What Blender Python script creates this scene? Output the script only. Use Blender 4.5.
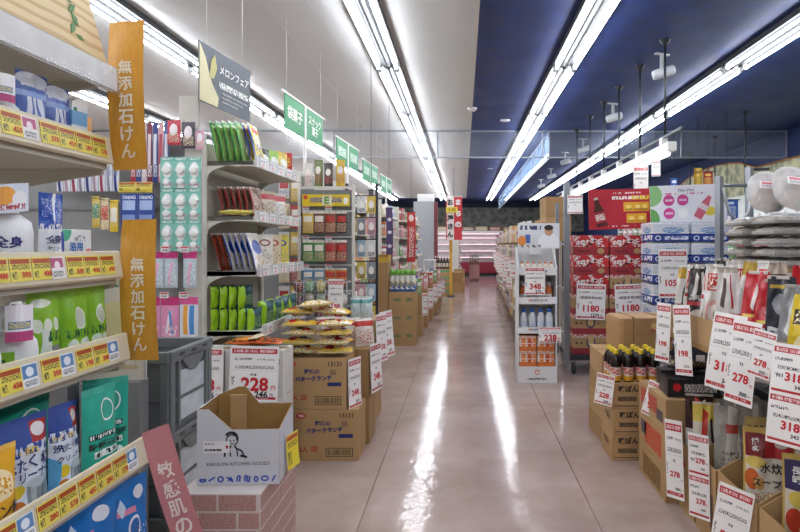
import bpy, bmesh, math, random
from mathutils import Vector, Matrix
random.seed(7)
SC = bpy.context.scene
for o in list(bpy.data.objects): bpy.data.objects.remove(o)
COL = SC.collection
PI = math.pi
R = math.radians

# ------------------------------------------------------------------ camera
FPX, VX, VY, EYE = 560.0, 463.0, 245.0, 1.4
cam_d = bpy.data.cameras.new('camera'); cam = bpy.data.objects.new('camera', cam_d); COL.objects.link(cam)
cam_d.sensor_width = 36; cam_d.lens = FPX / 800 * 36
cam_d.shift_x = (400 - VX) / 800; cam_d.shift_y = (VY - 266) / 800
cam_d.clip_start = 0.05; cam_d.clip_end = 100
cam.location = (0, 0, EYE); cam.rotation_euler = (PI / 2, 0, 0)
SC.camera = cam
# ------------------------------------------------------------------ world, exposure
world = bpy.data.worlds.new('world'); SC.world = world; world.use_nodes = True
world.node_tree.nodes['Background'].inputs[0].default_value = (0.9, 0.95, 1.0, 1)
world.node_tree.nodes['Background'].inputs[1].default_value = 0.02
SC.view_settings.view_transform = 'Standard'; SC.view_settings.look = 'None'
SC.view_settings.exposure = 0.0; SC.view_settings.gamma = 1.0; SC.view_settings.use_curve_mapping = False
TUBE_POWER = 44.0
SC.cycles.max_bounces = 7; SC.cycles.diffuse_bounces = 3; SC.cycles.glossy_bounces = 3
SC.cycles.transparent_max_bounces = 12; SC.cycles.transmission_bounces = 4
SC.cycles.caustics_reflective = False; SC.cycles.caustics_refractive = False
SC.cycles.sample_clamp_indirect = 4.0

def P(px, py, y):
    return Vector(((px - VX) / FPX * y, y, EYE - (py - VY) / FPX * y))

# ------------------------------------------------------------------ colour and materials
def lin(h, a=1.0):
    h = h.lstrip('#'); h = h if len(h) == 6 else ''.join(x * 2 for x in h)
    c = [int(h[i:i + 2], 16) / 255 for i in (0, 2, 4)]
    return tuple([x / 12.92 if x <= .04045 else ((x + .055) / 1.055) ** 2.4 for x in c] + [a])
MATS = {}
def _base(name):
    m = bpy.data.materials.new(name); m.use_nodes = True
    nt = m.node_tree; b = nt.nodes['Principled BSDF']
    return m, nt, b
def mat(h, rough=.5, metal=0.0, var=.10, scale=14, bump=0.0, bscale=40, emit=0.0, spec=.5):
    k = (h, rough, metal, var, scale, bump, bscale, emit, spec)
    if k in MATS: return MATS[k]
    m, nt, b = _base('surface_' + h.strip('#')); N = nt.nodes; Lk = nt.links
    c = lin(h)
    tc = N.new('ShaderNodeTexCoord')
    nz = N.new('ShaderNodeTexNoise'); nz.inputs['Scale'].default_value = scale; nz.inputs['Detail'].default_value = 4
    Lk.new(tc.outputs['Object'], nz.inputs['Vector'])
    mx = N.new('ShaderNodeMix'); mx.data_type = 'RGBA'
    mx.inputs[6].default_value = tuple([x * (1 - var) for x in c[:3]] + [1])
    mx.inputs[7].default_value = tuple([min(1, x * (1 + var)) for x in c[:3]] + [1])
    Lk.new(nz.outputs['Fac'], mx.inputs[0]); Lk.new(mx.outputs[2], b.inputs['Base Color'])
    b.inputs['Roughness'].default_value = rough; b.inputs['Metallic'].default_value = metal
    b.inputs['Specular IOR Level'].default_value = spec
    if emit:
        b.inputs['Emission Color'].default_value = c; b.inputs['Emission Strength'].default_value = emit
    if bump:
        n2 = N.new('ShaderNodeTexNoise'); n2.inputs['Scale'].default_value = bscale; n2.inputs['Detail'].default_value = 3
        Lk.new(tc.outputs['Object'], n2.inputs['Vector'])
        bp = N.new('ShaderNodeBump'); bp.inputs['Strength'].default_value = bump; bp.inputs['Distance'].default_value = .01
        Lk.new(n2.outputs['Fac'], bp.inputs['Height']); Lk.new(bp.outputs['Normal'], b.inputs['Normal'])
    MATS[k] = m
    return m
def clear(h='#f2f8ff', opaque=.22, rough=.08):
    k = ('clear', h, opaque, rough)
    if k in MATS: return MATS[k]
    m = bpy.data.materials.new('clear_plastic'); m.use_nodes = True; nt = m.node_tree; N = nt.nodes; Lk = nt.links
    N.remove(N['Principled BSDF']); out = N['Material Output']
    tr = N.new('ShaderNodeBsdfTransparent'); gl = N.new('ShaderNodeBsdfPrincipled')
    gl.inputs['Base Color'].default_value = lin(h); gl.inputs['Roughness'].default_value = rough
    ms = N.new('ShaderNodeMixShader'); fr = N.new('ShaderNodeFresnel'); fr.inputs[0].default_value = 1.45
    nz = N.new('ShaderNodeTexNoise'); nz.inputs['Scale'].default_value = 9
    ad = N.new('ShaderNodeMath'); ad.operation = 'ADD'; ad.use_clamp = True
    mu = N.new('ShaderNodeMath'); mu.operation = 'MULTIPLY'; mu.inputs[1].default_value = opaque * 2
    tc = N.new('ShaderNodeTexCoord'); Lk.new(tc.outputs['Object'], nz.inputs['Vector'])
    Lk.new(nz.outputs['Fac'], mu.inputs[0]); Lk.new(fr.outputs[0], ad.inputs[0]); Lk.new(mu.outputs[0], ad.inputs[1])
    Lk.new(ad.outputs[0], ms.inputs[0]); Lk.new(tr.outputs[0], ms.inputs[1]); Lk.new(gl.outputs[0], ms.inputs[2])
    Lk.new(ms.outputs[0], out.inputs[0]); MATS[k] = m
    return m
def pm(base, shapes, rough=.4, crinkle=0.0, cs=22, metal=0.0):
    """printed surface in UV space. shapes: ('r',u0,v0,u1,v1,hex) ('e',cu,cv,ru,rv,hex) ('n',u0,v0,u1,v1,hex,su,sv[,thr]) broken print,
    ('d',cu,cv,ru,rv,deg,hex) turned rectangle"""
    k = ('pm', base, tuple(shapes), rough, crinkle, cs, metal)
    if k in MATS: return MATS[k]
    m, nt, b = _base('print_' + base.strip('#')); N = nt.nodes; Lk = nt.links
    tc = N.new('ShaderNodeTexCoord'); uv = tc.outputs['UV']
    def vm(op, a, v=None):
        n = N.new('ShaderNodeVectorMath'); n.operation = op; Lk.new(a, n.inputs[0])
        if v is not None: n.inputs[1].default_value = v
        return n
    def mth(op, a, v=None):
        n = N.new('ShaderNodeMath'); n.operation = op
        Lk.new(a, n.inputs[0])
        if v is not None:
            if isinstance(v, (int, float)): n.inputs[1].default_value = v
            else: Lk.new(v, n.inputs[1])
        return n.outputs[0]
    def rect(src, cu, cv, ru, rv):
        a = vm('SUBTRACT', src, (cu, cv, 0)); a = vm('ABSOLUTE', a.outputs[0]); a = vm('SUBTRACT', a.outputs[0], (ru, rv, 1))
        s = N.new('ShaderNodeSeparateXYZ'); Lk.new(a.outputs[0], s.inputs[0])
        return mth('LESS_THAN', mth('MAXIMUM', s.outputs[0], s.outputs[1]), 0.0)
    nz = N.new('ShaderNodeTexNoise'); nz.inputs['Scale'].default_value = 5; Lk.new(tc.outputs['Object'], nz.inputs['Vector'])
    mx = N.new('ShaderNodeMix'); mx.data_type = 'RGBA'; c = lin(base)
    mx.inputs[6].default_value = tuple([x * .93 for x in c[:3]] + [1]); mx.inputs[7].default_value = tuple([min(1, x * 1.06) for x in c[:3]] + [1])
    Lk.new(nz.outputs['Fac'], mx.inputs[0]); cur = mx.outputs[2]
    for s in shapes:
        if s[0] in 'rn':
            u0, v0, u1, v1 = s[1:5]
            f = rect(uv, (u0 + u1) / 2, (v0 + v1) / 2, abs(u1 - u0) / 2, abs(v1 - v0) / 2)
            if s[0] == 'n':
                g_ = 3.0 if s[6] < 13 else 1.0; mp = vm('MULTIPLY', uv, (s[6] * g_, s[7] * g_, 1)); t = N.new('ShaderNodeTexNoise'); t.inputs['Scale'].default_value = 1; t.inputs['Detail'].default_value = 3
                Lk.new(mp.outputs[0], t.inputs['Vector'])
                f = mth('MULTIPLY', f, mth('GREATER_THAN', t.outputs['Fac'], s[8] if len(s) > 8 else .52))
            col = s[5]
        elif s[0] == 'e':
            a = vm('SUBTRACT', uv, (s[1], s[2], 0)); a = vm('MULTIPLY', a.outputs[0], (1 / s[3], 1 / s[4], 0)); a = vm('LENGTH', a.outputs[0])
            f = mth('LESS_THAN', a.outputs['Value'], 1.0); col = s[5]
        else:
            r = N.new('ShaderNodeVectorRotate'); r.rotation_type = 'Z_AXIS'; Lk.new(uv, r.inputs['Vector'])
            r.inputs['Center'].default_value = (s[1], s[2], 0); r.inputs['Angle'].default_value = R(s[5])
            f = rect(r.outputs[0], s[1], s[2], s[3], s[4]); col = s[6]
        x = N.new('ShaderNodeMix'); x.data_type = 'RGBA'; Lk.new(f, x.inputs[0]); Lk.new(cur, x.inputs[6]); x.inputs[7].default_value = lin(col); cur = x.outputs[2]
    Lk.new(cur, b.inputs['Base Color']); b.inputs['Roughness'].default_value = rough; b.inputs['Metallic'].default_value = metal
    if crinkle:
        n2 = N.new('ShaderNodeTexNoise'); n2.inputs['Scale'].default_value = cs; n2.inputs['Detail'].default_value = 2; Lk.new(tc.outputs['Object'], n2.inputs['Vector'])
        bp = N.new('ShaderNodeBump'); bp.inputs['Strength'].default_value = crinkle; bp.inputs['Distance'].default_value = .02
        Lk.new(n2.outputs['Fac'], bp.inputs['Height']); Lk.new(bp.outputs['Normal'], b.inputs['Normal'])
    MATS[k] = m
    return m

# ------------------------------------------------------------------ mesh building
class MB:
    def __init__(s): s.v = []; s.f = []; s.uv = []; s.m = []
    def quad(s, p, uv=((0, 0), (1, 0), (1, 1), (0, 1)), m=0):
        i = len(s.v); s.v += [tuple(x) for x in p]; s.f.append(tuple(range(i, i + len(p)))); s.uv.append(tuple(uv[:len(p)]) if len(p) <= len(uv) else tuple((0, 0) for _ in p)); s.m.append(m)
    def box(s, x0, y0, z0, x1, y1, z1, m=0):
        mm = m if isinstance(m, (tuple, list)) else (m,) * 6     # front right back left top bottom
        s.quad([(x0, y0, z0), (x1, y0, z0), (x1, y0, z1), (x0, y0, z1)], m=mm[0])
        s.quad([(x1, y0, z0), (x1, y1, z0), (x1, y1, z1), (x1, y0, z1)], m=mm[1])
        s.quad([(x1, y1, z0), (x0, y1, z0), (x0, y1, z1), (x1, y1, z1)], m=mm[2])
        s.quad([(x0, y1, z0), (x0, y0, z0), (x0, y0, z1), (x0, y1, z1)], m=mm[3])
        s.quad([(x0, y0, z1), (x1, y0, z1), (x1, y1, z1), (x0, y1, z1)], m=mm[4])
        s.quad([(x0, y1, z0), (x1, y1, z0), (x1, y0, z0), (x0, y0, z0)], m=mm[5])
        return s
    def grid(s, fn, nu, nv, m=0, flip=False):
        i = len(s.v)
        for b in range(nv + 1):
            for a in range(nu + 1): s.v.append(tuple(fn(a / nu, b / nv)))
        for b in range(nv):
            for a in range(nu):
                q = [(a, b), (a + 1, b), (a + 1, b + 1), (a, b + 1)]
                if flip: q = q[::-1]
                s.f.append(tuple(i + y * (nu + 1) + x for x, y in q)); s.uv.append(tuple((x / nu, y / nv) for x, y in q)); s.m.append(m(a / nu, b / nv) if callable(m) else m)
        return s
    def prism(s, pts, y0, y1, m=0, me=None):
        """polygon in XZ (counter-clockwise seen from the front, -y) pushed from y0 to y1"""
        me = m if me is None else me
        xs = [p[0] for p in pts]; zs = [p[1] for p in pts]; w = max(xs) - min(xs) or 1; h = max(zs) - min(zs) or 1
        uv = [((p[0] - min(xs)) / w, (p[1] - min(zs)) / h) for p in pts]
        i = len(s.v); n = len(pts)
        s.v += [(p[0], y0, p[1]) for p in pts] + [(p[0], y1, p[1]) for p in pts]
        s.f.append(tuple(i + k for k in range(n))); s.uv.append(tuple(uv)); s.m.append(m)
        s.f.append(tuple(i + n + k for k in reversed(range(n)))); s.uv.append(tuple(reversed(uv))); s.m.append(me)
        for k in range(n):
            k2 = (k + 1) % n
            s.f.append((i + k2, i + k, i + n + k, i + n + k2)); s.uv.append(((0, 0), (1, 0), (1, 1), (0, 1))); s.m.append(me)
        return s
    def lathe(s, prof, n=16, m=None, sx=1.0, sy=1.0):
        """prof: (r, z, material) from the bottom up; closes both ends"""
        i = len(s.v); zs = [p[1] for p in prof]; z0, z1 = min(zs), max(zs)
        for p in prof:
            for a in range(n):
                t = 2 * PI * a / n - PI / 2 - PI
                s.v.append((p[0] * math.cos(t) * sx, p[0] * math.sin(t) * sy, p[1]))
        for b in range(len(prof) - 1):
            for a in range(n):
                a2 = (a + 1) % n
                s.f.append((i + b * n + a, i + b * n + a2, i + (b + 1) * n + a2, i + (b + 1) * n + a))
                v0 = (prof[b][1] - z0) / (z1 - z0); v1 = (prof[b + 1][1] - z0) / (z1 - z0)
                s.uv.append(((a / n, v0), ((a + 1) / n, v0), ((a + 1) / n, v1), (a / n, v1))); s.m.append(prof[b][2] if len(prof[b]) > 2 else 0)
        s.f.append(tuple(i + a for a in reversed(range(n)))); s.uv.append(tuple((0, 0) for _ in range(n))); s.m.append(prof[0][2] if len(prof[0]) > 2 else 0)
        k = i + (len(prof) - 1) * n
        s.f.append(tuple(k + a for a in range(n))); s.uv.append(tuple((0, 1) for _ in range(n))); s.m.append(prof[-2][2] if len(prof[-2]) > 2 else 0)
        return s
    def tube(s, path, r, n=8, m=0):
        path = [Vector(p) for p in path]; i = len(s.v); N = len(path); up = Vector((0, 0, 1))
        for k, p in enumerate(path):
            d = (path[min(k + 1, N - 1)] - path[max(k - 1, 0)]).normalized()
            a = d.cross(up if abs(d.z) < .95 else Vector((1, 0, 0))).normalized(); b = a.cross(d)
            for q in range(n):
                t = 2 * PI * q / n; s.v.append(tuple(p + (a * math.cos(t) + b * math.sin(t)) * r))
        for k in range(N - 1):
            for q in range(n):
                q2 = (q + 1) % n
                s.f.append((i + k * n + q, i + (k + 1) * n + q, i + (k + 1) * n + q2, i + k * n + q2)); s.uv.append(((0, 0), (0, 1), (1, 1), (1, 0))); s.m.append(m)
        s.f.append(tuple(i + q for q in range(n))); s.uv.append(((0, 0),) * n); s.m.append(m)
        s.f.append(tuple(i + (N - 1) * n + q for q in reversed(range(n)))); s.uv.append(((0, 0),) * n); s.m.append(m)
        return s
    def data(s, name, mats, smooth=False, bev=0.0, weld=False):
        me = bpy.data.meshes.new(name); me.from_pydata(s.v, [], s.f)
        ul = me.uv_layers.new(name='UVMap'); k = 0
        for f in s.uv:
            for c in f: ul.data[k].uv = c; k += 1
        for x in (mats if isinstance(mats, (list, tuple)) else [mats]): me.materials.append(x)
        for p, mi in zip(me.polygons, s.m): p.material_index = mi; p.use_smooth = smooth
        if bev or weld:
            bm = bmesh.new(); bm.from_mesh(me); bmesh.ops.remove_doubles(bm, verts=bm.verts, dist=1e-5)
            if bev: bmesh.ops.bevel(bm, geom=list(bm.edges), offset=bev, segments=2, affect='EDGES', profile=.6)
            bm.to_mesh(me); bm.free()
            for p in me.polygons: p.use_smooth = smooth
        me.update(); return me

LABELS = {}
def obj(name, me, parent=None, loc=(0, 0, 0), rot=(0, 0, 0), label=None, cat=None, group=None, kind=None):
    o = bpy.data.objects.new(name, me); COL.objects.link(o)
    o.parent = parent; o.location = loc; o.rotation_euler = rot if isinstance(rot, (tuple, list)) else (0, 0, rot)
    if label: o['label'] = label; LABELS.setdefault(label, []).append(o)
    if cat: o['category'] = cat
    if group: o['group'] = group
    if kind: o['kind'] = kind
    return o
def thing(name, label, cat, loc=(0, 0, 0), rot=0.0, group=None, kind=None):
    o = obj(name, None, None, loc, rot, label, cat, group, kind); o.empty_display_size = .1; return o
CACHE = {}
def cached(key, fn):
    if key not in CACHE: CACHE[key] = fn()
    return CACHE[key]
def boxo(name, parent, x0, y0, z0, x1, y1, z1, m, bev=0.0, **k):
    key = ('box', round(x1 - x0, 4), round(y1 - y0, 4), round(z1 - z0, 4), bev, tuple(x.name for x in m) if isinstance(m, (list, tuple)) else m.name)
    def f():
        mm = m if isinstance(m, (list, tuple)) else [m]
        return MB().box(-(x1 - x0) / 2, -(y1 - y0) / 2, 0, (x1 - x0) / 2, (y1 - y0) / 2, z1 - z0, tuple(range(6)) if len(mm) == 6 else 0).data(name, mm, bev=bev)
    return obj(name, cached(key, f), parent, ((x0 + x1) / 2, (y0 + y1) / 2, z0), **k)
def tubeo(name, parent, path, r, m, n=8, **k):
    return obj(name, MB().tube(path, r, n).data(name, m, smooth=True), parent, **k)

# ------------------------------------------------------------------ lettering
_tc = bpy.data.curves.new('glyphs', 'FONT'); _to = bpy.data.objects.new('glyphs', _tc); _tc.resolution_u = 2
def glyphs(s, bold):
    def f():
        _tc.body = s; _tc.offset = bold; _tc.space_line = .98; _tc.align_x = 'CENTER'
        me = bpy.data.meshes.new_from_object(_to)
        v = [(p.co.x, p.co.y) for p in me.vertices]; fc = [tuple(p.vertices) for p in me.polygons]; bpy.data.meshes.remove(me)
        x0 = min(a for a, b in v); x1 = max(a for a, b in v); y0 = min(b for a, b in v); y1 = max(b for a, b in v)
        return [((a - (x0 + x1) / 2) / (x1 - x0), (b - (y0 + y1) / 2) / (y1 - y0)) for a, b in v], fc, (x1 - x0) / (y1 - y0)
    return cached(('g', s, bold), f)
def letter(parent, s, m, loc, w=None, h=None, rz=0.0, bold=.018, mapf=None, rot=None, tilt=0.0, name='lettering'):
    """printed words in the parent's XZ plane facing -y; mapf bends them onto a curved face"""
    v, f, asp = glyphs(s, bold)
    if w is None: w = h * asp
    if h is None: h = w / asp
    key = ('let', s, bold, round(w, 4), round(h, 4), m.name, round(tilt, 3))
    c_, s_ = math.cos(tilt), math.sin(tilt)
    pts = [(a * w * c_ - b * h * s_, a * w * s_ + b * h * c_) for a, b in v]
    def mk(vs):
        me = bpy.data.meshes.new('lettering'); me.from_pydata(vs, [], f); me.materials.append(m); me.update(); return me
    if mapf:
        return obj(name, mk([mapf(a + loc[0], b + loc[1]) for a, b in pts]), parent)
    me = cached(key, lambda: mk([(a, 0, b) for a, b in pts]))
    return obj(name, me, parent, loc, rot if rot else (0, 0, rz))

BLACK = mat('#17171a', .5); RED = mat('#c41f2a', .5); WHITE = mat('#eceae6', .5); NAVY = mat('#1b2c6b', .5); DKRED = mat('#8e2a2c', .6)
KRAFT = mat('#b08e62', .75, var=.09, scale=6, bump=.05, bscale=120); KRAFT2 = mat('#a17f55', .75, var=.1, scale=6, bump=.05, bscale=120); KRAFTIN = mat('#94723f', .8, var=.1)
STEEL = mat('#8f9399', .35, .7, var=.08); DKSTEEL = mat('#3b3e44', .4, .5); SHELFW = mat('#d9d6cc', .45, var=.05); SHELFG = mat('#b9b4a6', .5, var=.05)
ORD = ['first', 'second', 'third', 'fourth', 'fifth', 'sixth', 'seventh', 'eighth', 'ninth', 'tenth', 'eleventh', 'twelfth', 'thirteenth', 'fourteenth', 'fifteenth', 'sixteenth']

# ------------------------------------------------------------------ shared shapes of goods
def pouch_pt(w, h, d, sd=0, cr=.004, side=-1, pinch=0.0):
    def f(u, v):
        x = (u - .5) * w * (1 - .03 * math.sin(PI * v) - pinch * v * v) + pinch * .12 * w * math.sin(sd * 2.1) * v * v
        e = max(0.0, 1 - abs(2 * u - 1) ** 2.6) ** .75
        t = max(0.0, 1 - (v / .93) ** 2.0) if v < .93 else 0.0
        th = d / 2 * e * (.25 + .75 * min(1, v / .12 + .55)) * (t ** .8)
        wob = cr * (math.sin(9 * u + sd * 1.7 + 5 * v) * math.sin(11 * v + sd * 2.3) + .6 * math.sin(17 * u - 7 * v + sd)) * (e if v < .9 else e * .6)
        return (x, side * th + wob * (1 if side < 0 else .5) - (0.0), v * h)
    return f
def pouch(w, h, d, m, sd=0, cr=.004, pinch=0.0):
    def f():
        b = MB(); b.grid(pouch_pt(w, h, d, sd, cr, -1, pinch), 12, 16); b.grid(pouch_pt(w, h, d, sd, cr, 1, pinch), 12, 16, flip=True)
        fr, bk = pouch_pt(w, h, d, sd, cr, -1, pinch), pouch_pt(w, h, d, sd, cr, 1, pinch)
        for k in range(12): b.quad([bk(k / 12, 0), bk((k + 1) / 12, 0), fr((k + 1) / 12, 0), fr(k / 12, 0)], uv=((k / 12, 0), ((k + 1) / 12, 0), ((k + 1) / 12, .01), (k / 12, .01)))
        return b.data('pouch', m, smooth=True)
    return cached(('pouch', w, h, d, m.name, sd, cr, pinch), f)
def on_pouch(w, h, d, sd=0, cr=.004, off=.0025):
    g = pouch_pt(w, h, d, sd, cr, -1)
    return lambda x, z: (lambda p: (p[0], p[1] - off, p[2]))(g(min(1, max(0, x / w + .5)), min(1, max(0, z / h))))
def pillow(w, h, d, m, sd=0, cr=.006):
    def pt(side):
        def f(u, v):
            e = max(0, math.sin(PI * u)) ** .55; t = 0 if (v < .05 or v > .95) else math.sin(PI * (v - .05) / .9) ** .5
            wob = cr * (math.sin(8 * u + 3 * v + sd * 1.3) * math.sin(10 * v + sd * 2.1) + .5 * math.sin(19 * u - 5 * v + sd))
            return ((u - .5) * w * (1 - .05 * math.sin(PI * v)), side * d / 2 * e * t + wob * (.4 + .6 * e * t), v * h)
        return f
    def f():
        b = MB(); b.grid(pt(-1), 10, 14); b.grid(pt(1), 10, 14, flip=True); return b.data('bag', m, smooth=True)
    return cached(('pillow', w, h, d, m.name, sd, cr), f)
def rbox(w, d, h, m, bev=.004):
    key = ('rbox', w, d, h, bev, tuple(x.name for x in m) if isinstance(m, (list, tuple)) else m.name)
    return cached(key, lambda: MB().box(-w / 2, -d / 2, 0, w / 2, d / 2, h, tuple(range(6)) if isinstance(m, (list, tuple)) and len(m) == 6 else 0).data('packet', m, bev=bev))

# ================================================================== the building
def pos_noise_mat(name, c1, c2, scale, r0, r1, bump=0.0, bscale=3.0, c3=None):
    m, nt, b = _base(name); N = nt.nodes; Lk = nt.links
    g = N.new('ShaderNodeNewGeometry')
    n1 = N.new('ShaderNodeTexNoise'); n1.inputs['Scale'].default_value = scale; n1.inputs['Detail'].default_value = 8; n1.inputs['Roughness'].default_value = .62
    Lk.new(g.outputs['Position'], n1.inputs['Vector'])
    rp = N.new('ShaderNodeValToRGB'); rp.color_ramp.elements[0].position = .36; rp.color_ramp.elements[1].position = .64
    rp.color_ramp.elements[0].color = lin(c1); rp.color_ramp.elements[1].color = lin(c2); Lk.new(n1.outputs['Fac'], rp.inputs[0])
    Lk.new(rp.outputs[0], b.inputs['Base Color'])
    n2 = N.new('ShaderNodeTexNoise'); n2.inputs['Scale'].default_value = scale * .5; n2.inputs['Detail'].default_value = 5; Lk.new(g.outputs['Position'], n2.inputs['Vector'])
    mr = N.new('ShaderNodeMapRange'); mr.inputs[1].default_value = .3; mr.inputs[2].default_value = .7; mr.inputs[3].default_value = r0; mr.inputs[4].default_value = r1
    Lk.new(n2.outputs['Fac'], mr.inputs[0]); Lk.new(mr.outputs[0], b.inputs['Roughness'])
    if bump:
        n3 = N.new('ShaderNodeTexNoise'); n3.inputs['Scale'].default_value = bscale; n3.inputs['Detail'].default_value = 3; Lk.new(g.outputs['Position'], n3.inputs['Vector'])
        bp = N.new('ShaderNodeBump'); bp.inputs['Strength'].default_value = bump; bp.inputs['Distance'].default_value = .05
        Lk.new(n3.outputs['Fac'], bp.inputs['Height']); Lk.new(bp.outputs['Normal'], b.inputs['Normal'])
    return m
FLOORM = pos_noise_mat('polished_floor', '#a28c84', '#b9a49c', 1.7, .07, .16, .05, 9)
CEILM = pos_noise_mat('ceiling_board', '#d4d5d5', '#e0e0df', 60, .8, .9, .12, 130)
BLUEM = pos_noise_mat('blue_ceiling_paint', '#1b3067', '#233c7a', 5, .5, .62)
JOINT = mat('#6d6360', .7); XL, XR, YB, YF, ZC = -9.0, 5.8, -5.0, 27.0, 3.45

floor = obj('floor', MB().box(XL, YB, -.1, XR, YF, -.008).data('floor', JOINT), kind='structure')
xs = [-.52 + 1.2 * k for k in range(-3, 5)]; ys = [-.99 + 2.93 * k for k in range(0, 10)]
for a in range(len(xs) - 1):
    for b in range(len(ys) - 1):
        x0 = xs[a] if a else XL; x1 = xs[a + 1] if a < len(xs) - 2 else XR
        y0 = ys[b] if b else YB; y1 = ys[b + 1] if b < len(ys) - 2 else YF
        boxo('slab', floor, x0 + .002, y0 + .002, -.009, x1 - .002, y1 - .002, 0, FLOORM)
ceiling = obj('ceiling', MB().box(XL, YB, ZC + .03, XR, YF, ZC + .13).data('ceiling', mat('#9a9a98', .9)), kind='structure')
XE = .13
for a in range(5):
    for b in range(32):
        x1 = XE - 1.82 * a; x0 = x1 - 1.82; y0 = -4.62 + .91 * b; y1 = y0 + .91
        boxo('tile', ceiling, x0 + .0015, y0 + .0015, ZC, x1 - .0015, y1 - .0015, ZC + .032, CEILM)
boxo('tile', ceiling, XE + .001, YB, ZC + .004, XR, YF, ZC + .03, BLUEM)
boxo('tile', ceiling, XL, 24.5, ZC + .005, XE, YF, ZC + .03, BLUEM)
trim = obj('trim_1', MB().box(XE - .02, YB, ZC - .012, XE + .012, 24.5, ZC + .002).data('trim', SHELFW), kind='structure')
wl = obj('wall_left', MB().box(XL - .1, YB, 0, XL, YF, ZC).data('wall_left', mat('#d8d4c8', .8)), kind='structure')
wr = obj('wall_right', MB().box(XR, YB, 0, XR + .1, YF, ZC).data('wall_right', mat('#1d2f5e', .7)), kind='structure')
wn = obj('wall_near', MB().box(XL, YB - .1, 0, XR, YB, ZC).data('wall_near', mat('#d5d1c6', .8)), kind='structure')
wf = obj('wall_far', MB().box(XL, YF, 0, XR, YF + .1, ZC).data('wall_far', mat('#2a3047', .8)), kind='structure')
# patterned panels
def leafy(c1, c2, scale):
    m, nt, b = _base('leaf_pattern'); N = nt.nodes; Lk = nt.links; g = N.new('ShaderNodeNewGeometry')
    v = N.new('ShaderNodeTexVoronoi'); v.inputs['Scale'].default_value = scale; Lk.new(g.outputs['Position'], v.inputs['Vector'])
    w = N.new('ShaderNodeTexNoise'); w.inputs['Scale'].default_value = scale * 1.6; w.inputs['Detail'].default_value = 3; Lk.new(g.outputs['Position'], w.inputs['Vector'])
    ad = N.new('ShaderNodeMath'); ad.operation = 'MULTIPLY'; Lk.new(v.outputs['Distance'], ad.inputs[0]); Lk.new(w.outputs['Fac'], ad.inputs[1])
    rp = N.new('ShaderNodeValToRGB'); rp.color_ramp.elements[0].position = .12; rp.color_ramp.elements[1].position = .34
    rp.color_ramp.elements[0].color = lin(c1); rp.color_ramp.elements[1].color = lin(c2); Lk.new(ad.outputs[0], rp.inputs[0]); Lk.new(rp.outputs[0], b.inputs['Base Color'])
    b.inputs['Roughness'].default_value = .8; return m
boxo('patterned_panel', wf, -6, YF - .05, 2.05, XR, YF + .01, 3.2, leafy('#5f625c', '#7f8178', 3.5))
pts = [(1.0, 2.42), (15.6, 2.42)] + [(12.9 + 2.7 * math.cos(t), 2.42 + .78 * math.sin(t)) for t in [R(a) for a in range(10, 130, 12)]] + [(11.0, 2.92), (1.0, 2.92)]
pan = MB().prism([(p[0], p[1]) for p in pts], -.02, .02)
obj('patterned_panel', pan.data('panel', leafy('#8d9078', '#c9c6a2', 5)), wr, (XR - .02, 0, 0), (0, 0, PI / 2))
edge = pts[1:-1]
tubeo('panel_trim', wr, [(XR - .05, p[0], p[1]) for p in edge] + [(XR - .05, 1, 2.92)], .018, mat('#a8743c', .5), 6)
boxo('white_band', wr, XR - .05, 1, 2.13, XR + .01, 24, 2.42, mat('#e4e4e0', .5))
# freezer cases along that wall
for k in range(4):
    y0 = 5.0 + 3.4 * k
    fz = thing('upright_freezer', f'white upright glass-door freezer on the wall under the patterned panel, {ORD[k]} from the aisle front', 'freezer', (5.35, y0 + 1.65, 0), 0, 'wall freezers')
    boxo('body', fz, 0, -1.6, .0, .4, 1.6, 2.1, mat('#dfe1de', .4))
    for q in range(4):
        dr = obj('door', MB().box(-.03, -.37, 0, 0, .37, 1.75).data('door', mat('#f0f0ec', .35)), fz, (0, -1.2 + .8 * q, .22))
        boxo('pane', dr, -.04, -.3, .08, -.028, .3, 1.66, mat('#3d474c', .08, var=.5, scale=6))
        boxo('handle', dr, -.07, .31, .6, -.03, .34, 1.2, STEEL)

# ------------------------------------------------------------------ ceiling lights
TUBE = mat('#f4f8ff', .4, emit=TUBE_POWER, var=0)
LBODY = mat('#3e4043', .5, var=.03)
def light_data():
    b = MB().prism([(-.14, -.06), (-.134, -.06), (-.13, -.045), (.13, -.045), (.134, -.06), (.14, -.06), (.14, 0), (-.14, 0)], -1.13, 1.13); body = b.data('body', LBODY)  # edge lips added to the body to hold tube light off the ceiling
    tb = MB().tube([(0, -1.08, 0), (0, 1.08, 0)], .0125, 10).data('tube', TUBE, smooth=True)
    rf = MB().prism([(-.012, -.02), (.012, -.02), (.035, .006), (-.035, .006)], -1.1, 1.1).data('reflector', LBODY)
    cp = MB().box(-.02, -.02, -.065, .02, .02, 0).data('socket', mat('#cfd2d4', .4), bev=.004)
    return body, tb, rf, cp
LD = light_data()
ROWS = [(-4.95, 'row beyond the near shelves'), (-2.97, 'row behind the melon sign'), (-.84, 'white-ceiling row beside the blue edge'), (1.14, 'blue-ceiling row over the aisle'), (3.03, 'blue-ceiling row nearest the freezer wall')]
for x, desc in ROWS:
    for k in range(13):
        y = 6.27 - 2.28 * 4.5 + 2.28 * k
        if y > 25.5: continue
        lt = thing('ceiling_light', f'white twin-tube ceiling light, {ORD[k]} along the {desc}', 'ceiling light', (x, y, ZC), 0, 'twin-tube ceiling lights')
        obj('body', LD[0], lt); obj('reflector', LD[2], lt, (0, 0, -.05))
        for s in (-1, 1):
            obj('tube', LD[1], lt, (s * .1, 0, -.09))
            for e in (-1.09, 1.09): obj('socket', LD[3], lt, (s * .1, e, -.04))

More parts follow.
